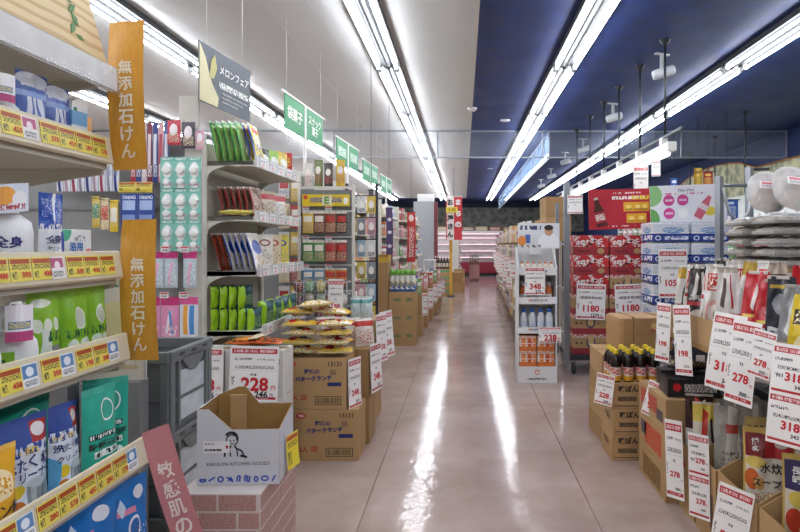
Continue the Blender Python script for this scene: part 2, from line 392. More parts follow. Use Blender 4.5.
# ------------------------------------------------------------------ smoke barrier of glass under the ceiling
RAILM = mat('#9aa0a8', .4, .5)
PANE = clear('#dfeaf5', .03, .03)
sb = thing('smoke_barrier', 'clear glass smoke barrier with thin grey rails hanging across the whole ceiling', 'smoke barrier', (0, 10, 2.95))
for z in (0, .47): boxo('rail', sb, -8.9, -.012, z, XR - .02, .012, z + .025, RAILM)
mx = [-8.9, -6.6, -4.4, -2.3, -.45, 1.42, 3.9, XR - .02]
for i, x in enumerate(mx):
    boxo('mullion', sb, x - .012, -.012, 0, x + .012, .012, .49, RAILM)
    if i: boxo('pane', sb, mx[i - 1] + .01, -.003, .02, x - .01, .003, .475, PANE)
sb2 = thing('smoke_barrier', 'clear glass smoke barrier running lengthwise beside the blue-ceiling lights', 'smoke barrier', (1.55, 10.05, 2.95))
for z in (0, .47): boxo('rail', sb2, -.012, 0, z, .012, 14, z + .025, RAILM)
for k in range(7):
    boxo('mullion', sb2, -.012, 2.33 * k, 0, .012, 2.33 * k + .024, .49, RAILM)
    if k < 6: boxo('pane', sb2, -.003, 2.33 * k + .03, .02, .003, 2.33 * k + 2.32, .475, clear('#9db8d8', .16, .05))

# ------------------------------------------------------------------ blue ceiling fittings
CAMW = mat('#c9ccd0', .4)
def spotcam(px, py, y, k, sc=1.0):
    p = P(px, py, y); z = ZC
    t = thing('ceiling_spotlight', f'small grey spotlight on a ceiling bracket under the blue ceiling, {ORD[k]} from the front', 'spotlight', (p.x, y, z), R(20), 'ceiling spotlights')
    obj('bracket', MB().box(-.09, -.02, -.015, .09, .02, 0).data('bracket', CAMW, bev=.004), t)
    tubeo('stem', t, [(0, 0, -.01), (0, 0, -.17)], .022, CAMW)
    obj('lamp_head', MB().lathe([(.045, -.11), (.055, -.08), (.055, .1), (.04, .12)], 14).data('lamp_head', CAMW, smooth=True), t, (0, -.02, -.21), (R(75), 0, R(60)))
for k, (px, py, y) in enumerate([(662, 62, 6.0), (613, 108, 8.1), (583, 140, 10.8), (565, 152, 12.4), (551, 168, 15), (541, 178, 17.5)]): spotcam(px, py, y, k)
for k, (px, y, zb) in enumerate([(665, 5.6, 2.49), (640, 6.4, 2.49), (619, 7.25, 2.49), (604, 8.02, 2.49), (590, 8.9, 2.49), (577, 9.9, 2.49), (745, 8.6, 2.2), (715, 10.6, 2.3), (690, 12.5, 2.4), (520, 16, 3.0)]):
    p = P(px, 200, y)
    t = thing('hanger_rod', f'thin black hanger rod from the blue ceiling, {ORD[k]} counted from the long white batten light', 'rod', (p.x, y, zb), 0, 'black hanger rods')
    tubeo('rod', t, [(0, 0, 0), (0, 0, ZC + .004 - zb)], .012, DKSTEEL, 6)
    obj('ceiling_cup', MB().lathe([(.03, -.05), (.055, -.01), (.055, .0)], 12).data('ceiling_cup', DKSTEEL), t, (0, 0, ZC + .004 - zb))
bt = thing('batten_light', 'long white batten light hanging on black rods right of the aisle', 'batten light', (2.02, 5.4, 2.31))
BTW = mat('#dcdcd8', .4); boxo('body', bt, -.045, 0, 0, .045, 6.5, .09, BTW, bev=.01)
tubeo('tube', bt, [(0, .1, -.02), (0, 6.4, -.02)], .016, mat('#f4f8ff', .4, emit=6, var=0))
boxo('top_rail', bt, -.012, -.25, .16, .012, 6.6, .185, DKSTEEL)
for k in range(8): boxo('clip', bt, -.03, .2 + .8 * k, .08, .03, .28 + .8 * k, .165, BTW)
for k, (px, py, y) in enumerate([(472, 96, 8.4), (505, 118, 9.2), (490, 172, 15), (528, 263, 6)][:3]):
    p = P(px, py, y); mm = mat('#d9dcdf', .4)
    t = thing('smoke_detector', ['white round smoke detector on the blue ceiling edge', 'flat white ceiling speaker disc in the blue ceiling', 'far white ceiling disc near the far wall'][k], 'detector', (p.x, y, ZC + .002))
    obj('dome', MB().lathe([(.045, -.045), (.06, -.03), (.075, -.012), (.08, 0)][0 if k == 0 else 2:], 16).data('dome', mm, smooth=True), t)
# small pennants on the right
for k, (px, py, y, w, h, c1, c2) in enumerate([(698, 168, 9.0, .13, .42, '#d9b23a', '#8f6a12'), (674, 178, 9.7, .12, .4, '#2f62b8', '#e8e8f0'), (708, 172, 9.6, .16, .3, '#c63a34', '#f0d060'), (727, 200, 8.6, .34, .3, '#2f62b8', '#dfe6f2'), (656, 205, 8.6, .18, .22, '#3f9a62', '#dff0e0')]):
    p = P(px, py, y)
    t = thing('pennant', ['narrow yellow hanging pennant before the cream patterned wall', 'narrow blue hanging pennant before the cream patterned wall', 'red and yellow striped fan pennant by the patterned wall', 'blue and white square pennant below the yellow one', 'small green pennant above the white drink poster'][k], 'pennant', (p.x, y, p.z), 0, 'wall pennants')
    obj('cloth', MB().grid(lambda u, v: ((u - .5) * w, .01 * math.sin(6 * u), -v * h), 6, 4).data('cloth', pm(c1, [('r', .2, .1, .8, .22, c2), ('n', .1, .3, .9, .9, c2, 6, 9)])), t)
    tubeo('crossbar', t, [(-w / 2 - .03, 0, .005), (w / 2 + .03, 0, .005)], .007, DKSTEEL, 6)
    tubeo('hanging_wire', t, [(0, 0, 0), (0, 0, ZC - p.z + .004)], .004, DKSTEEL, 5)

# ================================================================== shared builders
def carton(name, label, loc, rz, w, d, h, m=None, group=None, tape=True, side=None, cat='carton'):
    """closed shipping carton, front at -y; origin at the middle of its base"""
    m = m or KRAFT
    t = thing(name, label, cat, loc, rz, group)
    boxo('body', t, -w / 2, -d / 2, 0, w / 2, d / 2, h - .004, m, bev=.003)
    for s in (-1, 1): boxo('flap', t, -w / 2 + .002, -d / 2 + .002 if s < 0 else .002, h - .004, w / 2 - .002, -.002 if s < 0 else d / 2 - .002, h, m)
    if tape: boxo('tape', t, -w / 2 - .001, -.025, h, w / 2 + .001, .025, h + .0008, mat('#c2a474', .25))
    return t
def opencarton(name, label, loc, rz, w, d, h, m=None, group=None, cut=0.0, flaps=True, cat='carton'):
    m = m or KRAFT; t = thing(name, label, cat, loc, rz, group); e = .005
    boxo('base', t, -w / 2, -d / 2, 0, w / 2, d / 2, e, m)
    hf = h - cut
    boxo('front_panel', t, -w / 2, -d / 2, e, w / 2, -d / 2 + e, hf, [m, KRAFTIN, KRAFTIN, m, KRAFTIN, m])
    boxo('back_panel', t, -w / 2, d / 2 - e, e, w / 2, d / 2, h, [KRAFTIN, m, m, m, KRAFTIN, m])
    for s in (-1, 1):
        x = s * (w / 2 - e / 2)
        pr = [(-d / 2 + e, e), (d / 2 - e, e), (d / 2 - e, h), (-d / 4, h), (-d / 2 + e, hf)]
        obj('side_panel', MB().prism(pr, -e / 2, e / 2, 0, 0).data('side_panel', [m]), t, (x, 0, 0), (0, 0, PI / 2))
    return t
def small_print(c): return pm(c, [('r', .1, .55, .9, .8, '#e4ded6' if c != '#d8d6d0' else '#a83a3a'), ('n', .08, .08, .92, .5, '#cfc6b8' if c != '#d8d6d0' else '#5a6a8a', 5, 6, .52)], .35)
TXT = '#55565c'
def pop_mat(style):
    sh = {'a': [('r', .04, .86, .96, .95, '#b8242c'), ('n', .08, .88, .92, .93, '#f4dede', 60, 8, .5), ('n', .08, .74, .45, .78, TXT, 40, 20, .5), ('n', .55, .74, .92, .77, TXT, 50, 20, .52),
                ('r', .04, .55, .96, .553, '#8a8a90'), ('n', .1, .585, .9, .64, '#2c2c30', 70, 30, .5), ('n', .42, .46, .58, .5, TXT, 40, 20, .5), ('n', .04, .3, .1, .45, TXT, 40, 30, .5), ('r', .04, .04, .96, .085, '#b8242c'), ('n', .2, .05, .8, .075, '#f0dada', 60, 20, .55)],
          'b': [('r', .04, .91, .96, .965, '#b8242c'), ('n', .08, .92, .92, .955, '#f4dede', 60, 10, .5), ('n', .08, .83, .5, .86, TXT, 40, 30, .5), ('n', .15, .745, .85, .78, '#2c2c30', 60, 40, .5), ('n', .1, .66, .3, .7, TXT, 40, 20, .5), ('r', .04, .52, .96, .545, '#b8242c'),
                ('r', .04, .43, .96, .485, '#b8242c'), ('n', .08, .44, .92, .475, '#f4dede', 60, 10, .5), ('n', .08, .35, .5, .38, TXT, 40, 30, .5), ('n', .15, .265, .85, .3, '#2c2c30', 60, 40, .5), ('r', .04, .03, .96, .055, '#b8242c')],
          'y': [('r', .05, .82, .95, .95, '#b9552c'), ('n', .1, .6, .9, .78, '#4a4020', 40, 18, .5), ('n', .08, .1, .4, .5, '#5a5030', 60, 4, .5)]}[style]
    return pm('#f3f1ee' if style != 'y' else '#ecd63c', sh, .45)
def pop(label, loc, rz, w, h, curl=0.0, price=None, sub=None, style='a', tilt=0.0, rx=0.0, price2=None, extra=None, name='price_card', group='hanging price cards', base=None, sway=0.0, clip=0.0):
    """a paper price card hanging from its upper edge; curl bends it forward towards the bottom"""
    t = thing(name, label, 'price card', loc, (rx, tilt, rz), group)
    def pt(x, z, off=0.0):
        s = -z / h
        return (x + sway * s * s, -curl * math.sin(PI * .5 * s) * (1 - .25 * s) - off + .02 * h * math.sin(PI * s), z)
    b = MB(); b.grid(lambda u, v: pt((u - .5) * w, (v - 1) * h), 4, 12); b.grid(lambda u, v: pt((u - .5) * w, (v - 1) * h, -.0012), 4, 12, 1, flip=True)
    obj('card', b.data('card', [base or pop_mat(style), WHITE], smooth=True), t)
    mf = lambda x, z: pt(x, z, .0012)
    if clip: boxo('clip', t, -.008, 0, -.03, .008, clip, -.022, clear('#e8eef0', .4))
    if style == 'a':
        if price: letter(t, price, RED, (.02 * w, -.69 * h), w=.56 * w, bold=.035, mapf=mf); letter(t, '円', RED, (.40 * w, -.75 * h), w=.09 * w, mapf=mf)
        if sub: letter(t, sub, BLACK, (.16 * w, -.87 * h), w=.27 * w, bold=.03, mapf=mf); letter(t, '円', BLACK, (.37 * w, -.88 * h), w=.06 * w, mapf=mf)
        if extra: letter(t, extra, BLACK, (0, -.385 * h), w=.7 * w, mapf=mf, bold=.02)
    elif style == 'b':
        for z in (.32, .8):
            letter(t, price, RED, (.08 * w, -z * h), w=.46 * w, bold=.035, mapf=mf); letter(t, '円', RED, (.38 * w, -(z + .02) * h), w=.08 * w, mapf=mf)
            if sub: letter(t, sub, BLACK, (.2 * w, -(z + .09) * h), w=.2 * w, bold=.03, mapf=mf)
    return t
def strip_banner(label, top, w, h, m, chars, tm, tilt=0.0, rz=0.0, bulge=.03, z0=.3, cw=.62, cat='banner', pitch=None, cord=False):
    t = thing('vertical_banner', label, cat, top, (0, tilt, rz))
    if cord: tubeo('hanging_cord', t, [(0, .004, -.01), (0, .004, ZC - top[2])], .003, DKSTEEL, 5); boxo('top_bar', t, -w / 2 - .01, -.004, -.006, w / 2 + .01, .008, .006, DKSTEEL)
    def pt(x, z, off=0.0):
        s = -z / h
        return (x * (1 + .04 * math.sin(PI * s)) + .012 * math.sin(PI * s), -bulge * math.sin(PI * s) - off, z)
    b = MB(); b.grid(lambda u, v: pt((u - .5) * w, (v - 1) * h), 6, 14); b.grid(lambda u, v: pt((u - .5) * w, (v - 1) * h, -.0015), 6, 14, flip=True)
    obj('sheet', b.data('sheet', m, smooth=True), t)
    n = max(1, len(chars)); pitch = pitch or (1 - z0 - .03) * h / n
    for i, c in enumerate(chars): letter(t, c, tm, (0, -(z0 * h + pitch * (i + .5))), h=min(pitch * .86, w * cw), bold=.02, mapf=lambda x, z: pt(x, z, .002))
    return t

# ================================================================== near soap shelf
sh = thing('soap_shelf', 'tall open shop shelf of natural soap goods with yellow price cards along its rails', 'shelf', (-1.3, 1.3, 0))
SH = [(-1.116, 1.965), (-1.10, 1.695), (-1.07, 1.34), (-1.047, 1.085), (-.985, .765), (-.95, .44), (-.92, .12)]
Y0, Y1 = .55, 1.75
CLEARR = clear('#f6f4ec', .30, .12)
card_mats = [pm('#e8d85c', [('r', .04, .74, .96, .94, '#a8481f'), ('n', .08, .5, .95, .72, '#3a3418', 30, 14, .5), ('n', .06, .1, .3, .42, '#2c2c20', 40, 3, .5)], .4),
             pm('#e8d85c', [('r', .04, .74, .96, .94, '#a8481f'), ('n', .08, .5, .95, .72, '#3a3418', 34, 11, .5), ('n', .06, .1, .3, .42, '#2c2c20', 46, 3, .48)], .4),
             pm('#eceef0', [('r', .04, .4, .96, .95, '#5b87b8'), ('e', .5, .66, .25, .2, '#e6edf4'), ('n', .1, .08, .9, .3, '#555a60', 40, 12, .5)], .4),
             pm('#f0ecea', [('r', .06, .5, .94, .94, '#b4527a'), ('e', .5, .6, .2, .2, '#f4e4ec'), ('n', .1, .08, .9, .35, '#3f3f44', 40, 12, .5)], .4)]
prices = ['398', '598', '578', '198', '498', '280', '458', '498', '450']
for i, (rx_, zc) in enumerate(SH):
    boxo('shelf_board', sh, rx_ - .40 + 1.3, Y0 - 1.3, zc - .06, rx_ - .012 + 1.3, Y1 - 1.3, zc - .035, SHELFG)
    for e in (Y0, Y1):
        obj('bracket', MB().prism([(-.38, 0), (0, .06), (0, .075), (-.40, .075), (-.40, 0)], -.006, .006).data('bracket', SHELFG), sh, (rx_ - .02 + 1.3, e - 1.3 + (-.007 if e == Y1 else .007), zc - .135))
    if i == 0: continue
    rl = obj('price_rail', MB().prism([(-.004, -.042), (.012, -.045), (.018, -.038), (.006, .04), (0, .042)], -(Y1 - Y0) / 2, (Y1 - Y0) / 2).data('price_rail', mat('#d8cdb2', .35)), sh, (rx_ - .01 + 1.3, (Y0 + Y1) / 2 - 1.3, zc))
    y = Y1 - .05 - .01 * i; k = 0
    random.seed(30 + i)
    while y > .95 and i < 6:
        kind = random.choice([0, 1, 0, 1, 2, 3])
        wv = .064 if kind < 2 else .05
        cm = cached(('pc', kind, wv), lambda: MB().box(-wv / 2, -.001, 0, wv / 2, .001, .058).data('price_card', card_mats[kind]))
        c = obj('price_card', cm, rl, (.018, y - (Y0 + Y1) / 2, -.028), (R(-9), 0, PI / 2))
        if kind < 2: letter(rl, prices[(k * 3 + i * 2) % 9], RED, (.0195, y - (Y0 + Y1) / 2 + .012, -.012), w=.028, bold=.03, rot=(R(-9), 0, PI / 2))
        y -= wv + .003 + random.random() * .004; k += 1
for y in (Y0 + .02, Y1 - .02): boxo('post', sh, -1.545 + 1.3, y - 1.32, 0, -1.495 + 1.3, y - 1.28, 2.12, SHELFW)
# wooden header board with leaf print and clear rail on the top shelf
LEAF = mat('#5d8a58', .6)
def woodmat():
    m, nt, b = _base('pale_wood'); N = nt.nodes; Lk = nt.links; tc = N.new('ShaderNodeTexCoord'); mp = N.new('ShaderNodeMapping'); mp.inputs['Scale'].default_value = (1, 1.0, 3)
    wv = N.new('ShaderNodeTexWave'); wv.bands_direction = 'Z'; wv.inputs['Scale'].default_value = 3.2; wv.inputs['Distortion'].default_value = 5; wv.inputs['Detail'].default_value = 2
    Lk.new(tc.outputs['Object'], mp.inputs[0]); Lk.new(mp.outputs[0], wv.inputs['Vector'])
    rp = N.new('ShaderNodeValToRGB'); rp.color_ramp.elements[0].color = lin('#c2a578'); rp.color_ramp.elements[1].color = lin('#d9c49a'); rp.color_ramp.elements[0].position = .1; rp.color_ramp.elements[1].position = .5
    Lk.new(wv.outputs['Fac'], rp.inputs[0]); Lk.new(rp.outputs[0], b.inputs['Base Color']); b.inputs['Roughness'].default_value = .55; return m
WOODP = woodmat()
hd = thing('header_board', 'pale wood-grain header board with green leaf print on top of the soap shelf', 'sign board', (-1.106, 1.15, 1.906))
obj('board', MB().prism([(-.6, 0), (.6, 0), (.6, .06), (.545, .34), (-.6, .34)], -.004, .004).data('board', WOODP), hd, (0, 0, 0), (R(-10), 0, PI / 2))
for (dy, dz, s, a) in [(.46, .12, .05, .5), (.475, .15, .045, -.5), (.47, .18, .05, .9), (.455, .205, .04, -.9), (.37, .19, .035, .3), (.33, .21, .03, 1.2), (.485, .10, .03, -1.2)]:
    lf = MB().prism([(0, -s / 2), (s * .22, 0), (0, s / 2), (-s * .22, 0)], -.0008, .0008).data('printed_leaf', LEAF)
    obj('printed_leaf', lf, hd, (.006 - dz * math.tan(R(10)), dy, dz), (R(-10), a, PI / 2))
rl = obj('clear_rail', MB().prism([(-.004, -.03), (.018, -.036), (.022, -.03), (.014, .045), (.011, .045), (.014, -.026), (-.002, -.024)], -.6, .6).data('clear_rail', clear('#ffffff', .16, .1)), hd, (.012, 0, .0), (0, 0, 0))
# ---- goods on the soap shelf
FILM = dict(rough=.25, crinkle=.35)
def place(fn, px, zsh, xf, *a, **k): return fn((xf, (FPX * -xf) / (VX - px), zsh), *a, **k)
def std_pouch(loc, rz, w, h, d, m, label, cat='pouch', sd=0, texts=(), group='pouches on the soap shelf', name='refill_pouch', cr=.004, tilt=0.0, pinch=0.0):
    t = thing(name, label, cat, loc, (tilt, 0, rz), group)
    obj('pouch', pouch(w, h, d, m, sd, cr, pinch), t)
    for (s, tm, x, z, tw) in texts: letter(t, s, tm, (x * w, z * h), w=tw * w, mapf=on_pouch(w, h, d, sd, cr, .003), bold=.02)
    return t
NV = mat('#22306e', .4); YL = mat('#e6c83a', .4)
cleanm = pm('#dfe6f0', [('r', 0, .72, 1, 1, '#3b569e'), ('n', .0, .62, 1, .8, '#3b569e', 5, 3, .5), ('r', .66, .72, .96, .93, '#b33a34'), ('e', .8, .84, .12, .07, '#f2ecec'), ('e', .28, .3, .16, .065, '#e8c936'), ('e', .25, .14, .18, .075, '#cf7a3a'), ('r', .0, .0, 1, .07, '#3f8fc9'), ('r', .46, .04, .9, .34, '#8d979f'), ('e', .68, .34, .22, .05, '#c3ccd2'), ('r', .52, .06, .6, .3, '#b9c3c9'), ('r', .72, .06, .78, .3, '#6f7a82'), ('d', .02, .2, .12, .25, 20, '#5fa9d6')], **FILM)
tealm = pm('#2fa58f', [('e', .62, .74, .2, .12, '#e3efe9'), ('e', .62, .74, .17, .10, '#3aa58f'), ('r', .1, .46, .86, .52, '#1f3b38'), ('n', .12, .47, .84, .51, '#dfeae6', 26, 8, .5), ('r', .16, .27, .84, .34, '#e3efe9'), ('n', .2, .28, .8, .33, '#2c4f4a', 26, 8, .5), ('e', .2, .16, .1, .07, '#e6f2ec'), ('e', .48, .16, .1, .07, '#e6f2ec'), ('e', .76, .16, .1, .07, '#e6f2ec'), ('r', 0, .93, 1, 1, '#49b39e')], **FILM)
yelm = pm('#e2a92e', [('e', .55, .62, .3, .16, '#f0ddac'), ('n', .3, .52, .8, .7, '#c98d1c', 7, 7, .5), ('e', .3, .2, .13, .08, '#f3ead2'), ('e', .65, .2, .13, .08, '#f3ead2'), ('r', 0, .94, 1, 1, '#eec35c')], **FILM)
zs = .765 - .033
std_pouch((-1.045, 1.235, zs), R(84), .13, .215, .06, yelm, 'bright yellow refill pouch at the camera end of the lowest price rail', sd=1, texts=[('クエン酸', BLACK, .0, .36, .9)])
std_pouch((-1.085, 1.372, zs), R(82), .148, .245, .06, cleanm, 'blue and white washing-drum cleaner pouch beside the yellow pouch', sd=2, texts=[('洗たく槽', NV, .0, .55, .9), ('クリーナー', NV, .05, .43, .9), ('カビ・汚れ', YL, -.12, .66, .7)])
std_pouch((-1.07, 1.497, zs), R(84), .095, .245, .06, cleanm, 'blue and white washing-drum cleaner pouch beside the teal pouch', sd=5, texts=[('洗たく槽', NV, .0, .55, .9), ('クリーナー', NV, .05, .43, .9), ('カビ・汚れ', YL, -.12, .66, .7)])
std_pouch((-1.04, 1.6, zs), R(84), .13, .265, .06, tealm, 'glossy teal oxygen bleach pouch standing in front on the lowest railed shelf', sd=3, texts=[('酸素系漂白剤', BLACK, 0, .40, .86)])
std_pouch((-1.082, 1.697, zs), R(42), .12, .265, .05, tealm, 'glossy teal oxygen bleach pouch at the end beside the pink banner', sd=6, texts=[('酸素系漂白剤', BLACK, 0, .40, .86)])
std_pouch((-1.18, 1.50, zs), R(80), .16, .262, .05, tealm, 'teal bleach pouch tucked behind the front teal pouch', sd=8)
std_pouch((-1.2, 1.33, zs), R(80), .15, .255, .06, cleanm, 'blue cleaner pouch half hidden behind the first cleaner pouch', sd=9)
# third shelf: kitchen foam soap
grn = pm('#86bd2c', [('e', .55, .62, .2, .14, '#e4efd4'), ('e', .55, .62, .17, .115, '#cfd8c4'), ('n', .08, .38, .92, .48, '#1f5a34', 24, 8, .5), ('e', .3, .3, .17, .07, '#e8f0e0'), ('e', .68, .3, .17, .07, '#e8f0e0'), ('r', 0, 0, 1, .22, '#8a8f8c'), ('n', .1, .06, .9, .16, '#cfd4d0', 20, 8, .55), ('r', 0, .94, 1, 1, '#9acb45')], **FILM)
grn2 = pm('#8cc133', [('e', .4, .86, .3, .05, '#e6efda'), ('e', .2, .6, .13, .08, '#e6efda'), ('e', .5, .6, .13, .08, '#e6efda'), ('e', .8, .6, .13, .08, '#e6efda'), ('d', .4, .3, .16, .25, 10, '#dfe6da'), ('r', .55, .0, 1, .35, '#868b88'), ('n', .5, .4, .95, .52, '#245c34', 20, 8, .5)], **FILM)
zs = 1.085 - .033
def pump_bottle(loc, label, tag=True, body='#eef0ee', lab='#8cc133', h=.16, r=.045, group='pump bottles on the soap shelf', rz=R(50)):
    t = thing('pump_bottle', label, 'bottle', loc, rz, group)
    obj('body', MB().lathe([(r * .92, 0), (r, .006), (r, h * .55), (r * .93, h * .68), (r * .6, h * .82), (r * .4, h * .86), (r * .4, h * .9)], 20, sx=1.1, sy=.8).data('body', pm(body, [('r', .02, .12, .48, .62, lab), ('n', .08, .3, .42, .5, '#23503a', 60, 10, .5)], .35), smooth=True), t)
    obj('neck', MB().lathe([(r * .5, h * .88), (r * .52, h * .9), (r * .52, h * 1.05), (r * .3, h * 1.07), (r * .2, h * 1.18), (r * .34, h * 1.19), (r * .36, h * 1.28), (r * .3, h * 1.3)], 16).data('neck', mat('#f2f3f1', .35), smooth=True), t)
    obj('nozzle', MB().box(-.008, -r * 1.1, h * 1.2, .008, 0, h * 1.28).data('nozzle', mat('#f2f3f1', .35), bev=.003), t)
    if tag: obj('neck_tag', MB().grid(lambda u, v: ((u - .5) * .055, -.02 - r * .62 - .012 * math.sin(PI * u), h * (.72 + .55 * v)), 6, 2).data('neck_tag', pm('#f0eef2', [('r', 0, 0, 1, .28, '#b8487c'), ('r', .1, .34, .9, .55, '#4a72b4'), ('n', .12, .36, .88, .53, '#ecdf6a', 12, 8, .5)], .4)), t)
    return t
pump_bottle((-1.11, 1.27, zs), 'white foam pump bottle with green label at the camera end of its shelf')
pump_bottle((-1.11, 1.385, zs), 'white foam pump bottle with pink neck tag right before the green pouches')
std_pouch((-1.2, 1.36, zs), R(80), .15, .215, .04, grn2, 'green refill pouch behind the two foam pump bottles', sd=2)
std_pouch((-1.12, 1.492, zs), R(82), .1, .225, .05, grn2, 'lime green refill pouch with pump bottle picture beside the pump bottles', sd=4)
std_pouch((-1.115, 1.602, zs), R(84), .105, .225, .055, grn, 'green and grey dish soap pouch, first of the pair', sd=3)
std_pouch((-1.115, 1.697, zs), R(84), .08, .225, .055, grn, 'green and grey dish soap pouch, second of the pair, next to the orange banner', sd=7)
# second shelf: body soap
zs = 1.34 - .033
def body_bottle(loc, label, rz=R(48)):
    t = thing('soap_bottle', label, 'bottle', loc, rz)
    obj('body', MB().lathe([(.05, 0), (.054, .006), (.054, .125), (.05, .15), (.03, .168), (.022, .172)], 22, sx=1.05, sy=.75).data('body', pm('#e9eaec', [('n', .1, .2, .4, .28, '#5a6ba8', 60, 8, .5)], .3), smooth=True), t)
    obj('cap', MB().lathe([(.026, .17), (.028, .172), (.028, .2), (.02, .205), (.02, .225), (.026, .228), (.024, .236)], 16).data('cap', mat('#eef0f2', .35), smooth=True), t)
    obj('nozzle', MB().box(-.008, -.055, .215, .008, 0, .233).data('nozzle', mat('#eef0f2', .35), bev=.003), t)
    f = lambda x, z: (.0575 * math.sin(x / .0575), -.0415 * math.cos(x / .0575) , z)
    letter(t, '全身', NV, (0, .1), w=.06, mapf=f, bold=.03); letter(t, 'ケアソープ', NV, (0, .068), w=.075, mapf=f)
    obj('hang_tag', MB().grid(lambda u, v: ((u - .5) * .075, -.05 - .012 * math.sin(PI * u), .165 + .07 * v + .012 * u), 6, 3).data('hang_tag', pm('#dfe6f2', [('e', .35, .6, .3, .32, '#e9a44e'), ('e', .75, .45, .2, .3, '#f2f2f4'), ('n', .1, .1, .9, .3, '#b04a5a', 20, 8, .5)], .3)), t)
    return t
body_bottle((-1.14, 1.395, zs), 'white body soap bottle with blue lettering and hanging tag')
soapp = pm('#e6e8ec', [('r', 0, .64, 1, 1, '#2f53a8'), ('n', 0, .58, 1, .72, '#2f53a8', 6, 4, .5), ('d', .55, .84, .06, .2, 30, '#e8ecf4'), ('n', .1, .72, .9, .94, '#c9d4ec', 12, 10, .6), ('d', .86, .3, .1, .26, -8, '#3157aa'), ('n', .1, .14, .8, .24, '#9aa0b0', 20, 8, .5)], **FILM)
std_pouch((-1.13, 1.535, zs), R(84), .08, .235, .045, soapp, 'white and blue body soap refill pouch beside the body soap bottle', sd=4, texts=[('全身', NV, -.1, .46, .6), ('ケアソープ', NV, -.02, .36, .7)])
redp = pm('#e9e5e2', [('r', 0, .3, 1, .42, '#c8533f'), ('n', .1, .5, .9, .9, '#b8b4b2', 9, 12, .5)], **FILM)
std_pouch((-1.13, 1.29, zs), R(80), .1, .2, .045, redp, 'white pouch with red band cut by the picture edge on the body soap shelf', sd=1)
def soapbox(loc, w, d, h, label, rz=R(86)):
    t = thing('soap_box', label, 'soap box', loc, rz, 'soap boxes')
    obj('box', rbox(w, d, h, pm('#e9eaea', [('e', .16, .95, .2, .35, '#52b394'), ('e', .92, .06, .16, .3, '#e0868a'), ('n', .45, .6, .8, .8, '#8a9098', 18, 8, .5), ('n', .15, .12, .7, .2, '#b0b4b8', 30, 8, .5)], .35), .002), t)
    letter(t, '浴用', mat('#2f6fb8', .4), (.0, -d / 2 - .0012, h * .42), w=w * .42, bold=.03)
    return t
soapbox((-1.14, 1.65, zs), .165, .06, .052, 'flat white bath soap box lying lower of the two')
soapbox((-1.14, 1.615, zs + .0525), .12, .05, .085, 'upright white bath soap box standing on the flat one')
# first shelf: refills near eye level
zs = 1.695 - .033
bl = pm('#3a5aa6', [('e', .5, .9, .5, .1, '#d6dcec'), ('r', 0, .0, 1, .06, '#c9d2e8'), ('d', .28, .5, .06, .2, 12, '#d0d6e4'), ('d', .48, .5, .06, .22, 0, '#d0d6e4'), ('d', .68, .5, .06, .2, -12, '#d0d6e4'), ('n', .1, .08, .9, .3, '#a8b6da', 14, 8, .5), ('r', 0, .66, 1, .74, '#7f9bd0'), ('n', .1, .8, .9, .95, '#e4e9f4', 10, 6, .5)], **FILM)
std_pouch((-1.16, 1.505, zs), R(82), .095, .20, .045, bl, 'blue soap flake pouch with white picture, nearer of the pair on the upper shelf', sd=2)
std_pouch((-1.16, 1.60, zs), R(84), .085, .19, .045, bl, 'blue soap flake pouch with white picture, farther of the pair on the upper shelf', sd=5)
pump_bottle((-1.17, 1.405, zs), 'white squat soap bottle with round tag beside the blue pouches', True, '#eceeee', '#e4e6ea', .125, .045, 'pump bottles on the soap shelf')
gw = pm('#e8ece4', [('r', 0, .14, 1, .22, '#6fb04a'), ('n', .05, .4, .95, .9, '#8fc070', 5, 6, .52)], **FILM)
std_pouch((-1.16, 1.30, zs), R(80), .11, .215, .05, gw, 'white and green soap pouch at the camera end of the upper shelf', sd=3)
t = thing('powder_carton', 'small white and blue gable carton beside the orange tube', 'carton', (-1.165, 1.672, zs), R(80)); obj('body', rbox(.055, .05, .15, pm('#e8ebec', [('r', 0, .62, 1, .9, '#7fb4dc'), ('e', .5, .3, .3, .14, '#4f9ad0'), ('e', .5, .3, .2, .09, '#eef2f4'), ('r', 0, .5, 1, .53, '#4a9a5c'), ('e', .2, .93, .12, .04, '#3c8a50')], .4), .003), t); obj('gable', MB().prism([(-.0275, 0), (.0275, 0), (.0275, .012), (.0, .03), (-.0275, .012)], -.025, .025).data('gable', WHITE), t, (0, 0, .148))
t = thing('care_tube', 'orange tube of hand soap standing on its cap', 'tube', (-1.165, 1.726, zs), R(80)); obj('tube', MB().grid(lambda u, v: (.024 * math.sin(2 * PI * u), -(.018 * (1 - v) + .001) * math.cos(2 * PI * u), .02 + .115 * v), 16, 6).data('tube', pm('#e0962c', [('e', .5, .35, .16, .24, '#d4552c'), ('e', .25, .35, .16, .24, '#d4552c'), ('e', 1, .35, .16, .24, '#d4552c'), ('e', 0, .35, .16, .24, '#d4552c')], .35), smooth=True), t); obj('cap', MB().lathe([(.017, 0), (.018, .02)], 14).data('cap', WHITE), t)
